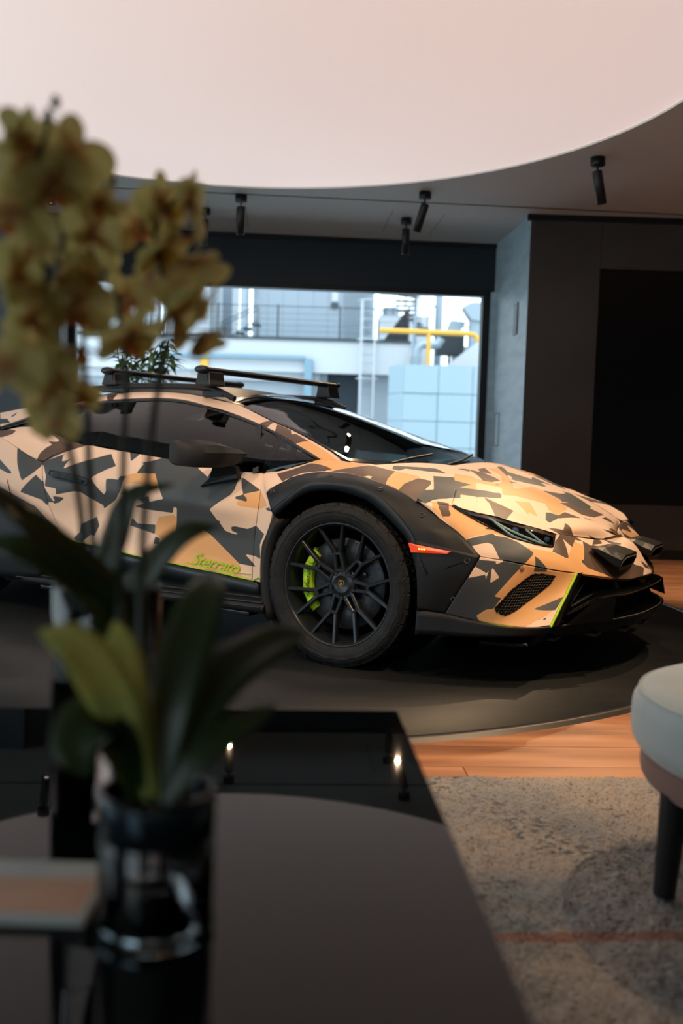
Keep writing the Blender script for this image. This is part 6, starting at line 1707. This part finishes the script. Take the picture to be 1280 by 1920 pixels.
def flower(root, loc, s, face, roll):
    """face: direction the bloom looks; petals radiate around it"""
    e = empty('flower', loc); e.parent = root
    q = Vector(face).normalized().to_track_quat('Z', 'Y') @ Matrix.Rotation(roll, 3, 'Z').to_quaternion()
    e.rotation_mode = 'QUATERNION'; e.rotation_quaternion = q; e.scale = (s, s, s)
    for k_, (me, a, tilt) in enumerate(((PW, 10, -.15), (PW, 170, -.15), (PS, 90, -.05), (PS, 215, -.1), (PS, 325, -.1))):
        o = link(me.name.split('.')[0], me, None, e)
        o.rotation_euler = (0, tilt + rng.normal(0, .12), math.radians(a + rng.normal(0, 5)))
    o = link('lip', PL, None, e); o.rotation_euler = (0, -.7, math.radians(-90)); o.location = (0, -.03, .05)
    o = link('column', COLM, None, e); o.rotation_euler = (.5, 0, 0)
    return e
def ribbon(pts, w, twist=0, name='leaf', m=None, par=None, fold=.22):
    P = cr1(np.array(pts, float), 5); n = len(P)
    v = []; f = []
    for i, p in enumerate(P):
        t = i / (n - 1)
        d = P[min(i + 1, n - 1)] - P[max(i - 1, 0)]; d /= np.linalg.norm(d)
        side = np.cross(d, np.array([0, -.75, .65])); side /= np.linalg.norm(side)
        nrm = np.cross(side, d)
        ww = w * (.42 + .58 * math.sin(math.pi * min(1, t * 1.02) ** 1.1)) * (1 - max(0, t - .82) ** 2 * 28)
        ww = max(ww, w * .04)
        for j in range(5):
            u = (j - 2) / 2
            v.append(p + side * ww / 2 * u + nrm * fold * ww * abs(u) * .5)
        for j in range(5):
            u = (2 - j) / 2
            v.append(p + side * ww / 2 * u + nrm * (fold * ww * abs(u) * .5 - .0016))
    for i in range(n - 1):
        for j in range(10):
            a = i * 10 + j; b = i * 10 + (j + 1) % 10
            f.append((a, b, b + 10, a + 10))
    mb = MB(); mb.add(v, f, True)
    return mb.build(name, m, par)
STEMS = [
 ('r',[(-0.271,1.150,0.620),(-0.279,1.140,0.650),(-0.294,1.120,0.700),(-0.298,1.080,0.833),(-0.304,1.040,0.923),(-0.307,1.000,1.005),(-0.305,0.970,1.082),(-0.311,0.950,1.155),(-0.297,0.950,1.214)]),
 ('r',[(-0.267,1.160,0.620),(-0.290,1.150,0.664),(-0.301,1.130,0.861),(-0.297,1.100,0.955),(-0.295,1.070,1.042),(-0.287,1.050,1.126),(-0.299,1.040,1.213)]),
 ('f',[(-0.172,0.870,0.575),(-0.194,0.930,0.686),(-0.209,1.000,0.813),(-0.211,1.050,0.926),(-0.209,1.080,0.986),(-0.207,1.100,1.073),(-0.226,1.120,1.148),(-0.205,1.140,1.196)]),
 ('f',[(-0.178,0.868,0.575),(-0.218,0.950,0.681),(-0.237,1.020,0.752),(-0.254,1.100,0.895),(-0.262,1.140,0.989),(-0.279,1.150,1.103),(-0.289,1.150,1.178),(-0.293,1.150,1.237)]),
]
FLOWERS = [(-0.318,0.950,1.176,0.032),(-0.288,1.000,1.202,0.033),(-0.294,0.950,1.156,0.032),(-0.324,0.930,1.127,0.031),(-0.310,0.960,1.111,0.033),(-0.273,1.020,1.125,0.030),(-0.328,0.950,1.067,0.033),(-0.301,1.000,1.077,0.034),(-0.278,1.030,1.083,0.029),(-0.314,0.950,1.026,0.031),(-0.284,1.000,1.045,0.033),(-0.321,0.980,0.995,0.025),(-0.278,1.000,1.006,0.027),(-0.300,1.000,0.978,0.025),(-0.308,1.000,0.947,0.022),(-0.283,1.020,0.957,0.019),(-0.224,1.140,1.187,0.027),(-0.192,1.140,1.192,0.026),(-0.170,1.120,1.155,0.026),(-0.250,1.150,1.163,0.027),(-0.175,1.120,1.119,0.026),(-0.219,1.120,1.130,0.029),(-0.193,1.100,1.082,0.021),(-0.195,1.080,1.052,0.034),(-0.167,1.080,1.029,0.027),(-0.263,1.150,1.079,0.026),(-0.249,1.100,1.029,0.031),(-0.279,1.150,1.135,0.025),(-0.335,.94,.98,.03),(-0.262,1.01,1.16,.024),(-0.325,.96,1.20,.028),(-0.30,.99,.925,.02),(-.17,1.10,1.065,.022),(-.21,1.12,1.165,.026),(-.235,1.13,1.10,.024)]
LEAVES = [
 ('f',0.052,[(-0.161,0.860,0.575),(-0.154,0.870,0.651),(-0.145,0.900,0.711),(-0.135,0.950,0.755),(-0.135,0.990,0.776)]),
 ('f',0.050,[(-0.156,0.860,0.575),(-0.135,0.880,0.644),(-0.105,0.920,0.686),(-0.068,0.970,0.706),(-0.035,1.000,0.712)]),
 ('f',0.030,[(-0.154,0.850,0.578),(-0.126,0.860,0.620),(-0.095,0.880,0.640),(-0.058,0.920,0.655)]),
 ('f',0.050,[(-0.175,0.860,0.578),(-0.199,0.840,0.644),(-0.215,0.820,0.664),(-0.223,0.800,0.647),(-0.209,0.790,0.625)]),
 ('p',0.046,[(-0.175,0.860,0.580),(-0.190,0.845,0.650),(-0.205,0.835,0.690),(-0.230,0.825,0.728),(-0.262,0.820,0.742)]),
 ('r',0.040,[(-0.267,1.160,0.620),(-0.252,1.120,0.640),(-0.250,1.080,0.688),(-0.259,1.050,0.740),(-0.310,1.000,0.804),(-0.343,0.950,0.848),(-0.363,0.920,0.868)]),
 ('r',0.040,[(-0.267,1.160,0.620),(-0.255,1.110,0.640),(-0.250,1.050,0.711),(-0.292,1.020,0.765),(-0.338,1.000,0.792),(-0.377,1.000,0.799)]),
 ('r',0.035,[(-0.270,1.160,0.620),(-0.265,1.140,0.640),(-0.280,1.120,0.729),(-0.265,1.120,0.799),(-0.246,1.120,0.844),(-0.199,1.120,0.860)]),
 ('r',0.040,[(-0.267,1.160,0.620),(-0.258,1.140,0.640),(-0.248,1.120,0.717),(-0.218,1.110,0.764),(-0.182,1.100,0.801),(-0.142,1.100,0.814)]),
 ('p',0.036,[(-0.168,0.860,0.578),(-0.185,0.860,0.660),(-0.198,0.875,0.705),(-0.214,0.90,0.738)]),
]
of = empty('orchid', (0, 0, 0), label='yellow orchid growing in the wooden-banded planter, its sprays to the right', cat='orchid')
orr = empty('orchid', (0, 0, 0), label='yellow orchid rooted in the tall glass vase, its big blurred sprays at far left', cat='orchid')
for e, (x, y, z) in ((of, (-.163, .862, .575)), (orr, (-.27, 1.16, .62))):
    e.location = (x, y, z); e.matrix_parent_inverse = Matrix()
def unoff(o, root):
    o.location = Vector(o.location) - Vector(root.location)
for k_, P in STEMS:
    root = orr if k_ == 'r' else of
    Q = cr1(np.array(P), 6) - np.array(root.location)
    MB().tube(Q.tolist(), .003, 7, rs=np.linspace(.0052, .0024, len(Q))).build('stem', M['stemm'], root)
for k_, w, P in LEAVES:
    root = orr if k_ == 'r' else of
    ribbon((np.array(P) - np.array(root.location)).tolist(), w, name='leaf', m=M['oleafp'] if k_ == 'p' else M['oleaf'], par=root)
allst = [(k_, cr1(np.array(P), 10)) for k_, P in STEMS]
for i, (x, y, z, s_) in enumerate(FLOWERS):
    k_ = 'r' if i < 16 or 28 <= i < 32 else 'f'
    root = orr if k_ == 'r' else of
    p = np.array((x, y, z))
    # short pedicel to nearest point of a stem of the same plant
    best = None
    for kk, Q in allst:
        if kk != k_: continue
        j = np.argmin(np.linalg.norm(Q + (0, 0, .01) - p, axis=1)); d = np.linalg.norm(Q[j] - p)
        if best is None or d < best[0]: best = (d, Q[j])
    face = Vector((rng.normal(.1, .5), rng.uniform(-1, .5), rng.normal(-.25, .25)))
    flower(root, tuple(p - np.array(root.location)), s_ * (1.45 if k_ == 'r' else 1.6), face, rng.normal(0, .3))
    q0 = best[1] - np.array(root.location); q1 = p - np.array(root.location)
    MB().tube([q0, (q0 + q1) / 2 + (0, 0, .006), q1], .0012, 5).build('pedicel', M['stemm'], root)
for x, y, z, k_ in ((-.297, .95, 1.222, 'r'), (-.290, .95, 1.235, 'r'), (-.293, 1.15, 1.244, 'f'), (-.283, 1.15, 1.215, 'f')):
    root = orr if k_ == 'r' else of
    MB().lathe([(0, -.007), (.0042, -.003), (.005, .002), (.003, .007), (0, .009)], 10, Matrix.Translation(Vector((x, y, z)) - Vector(root.location))).build('bud', M['oleaf'], root, weld=True)

# open brochure at the lower left edge of the table
br = empty('brochure', (-.335, .915, TZ), label='white brochure with a tan picture lying open at the lower left of the table', cat='brochure')
MB().box(-.12, .105, -.058, .060, .0005, .010, .001).build('pages', mat('white_card', rgb(196, 196, 190), .6), br)
MB().box(-.035, .098, -.050, .018, .0102, .0112).build('picture', mat('tan_picture', rgb(206, 158, 130), .5), br)
MB().box(-.12, -.045, -.052, .060, .0102, .0118, .0004).build('folded_page', mat('pale_page', rgb(214, 214, 208), .6), br)
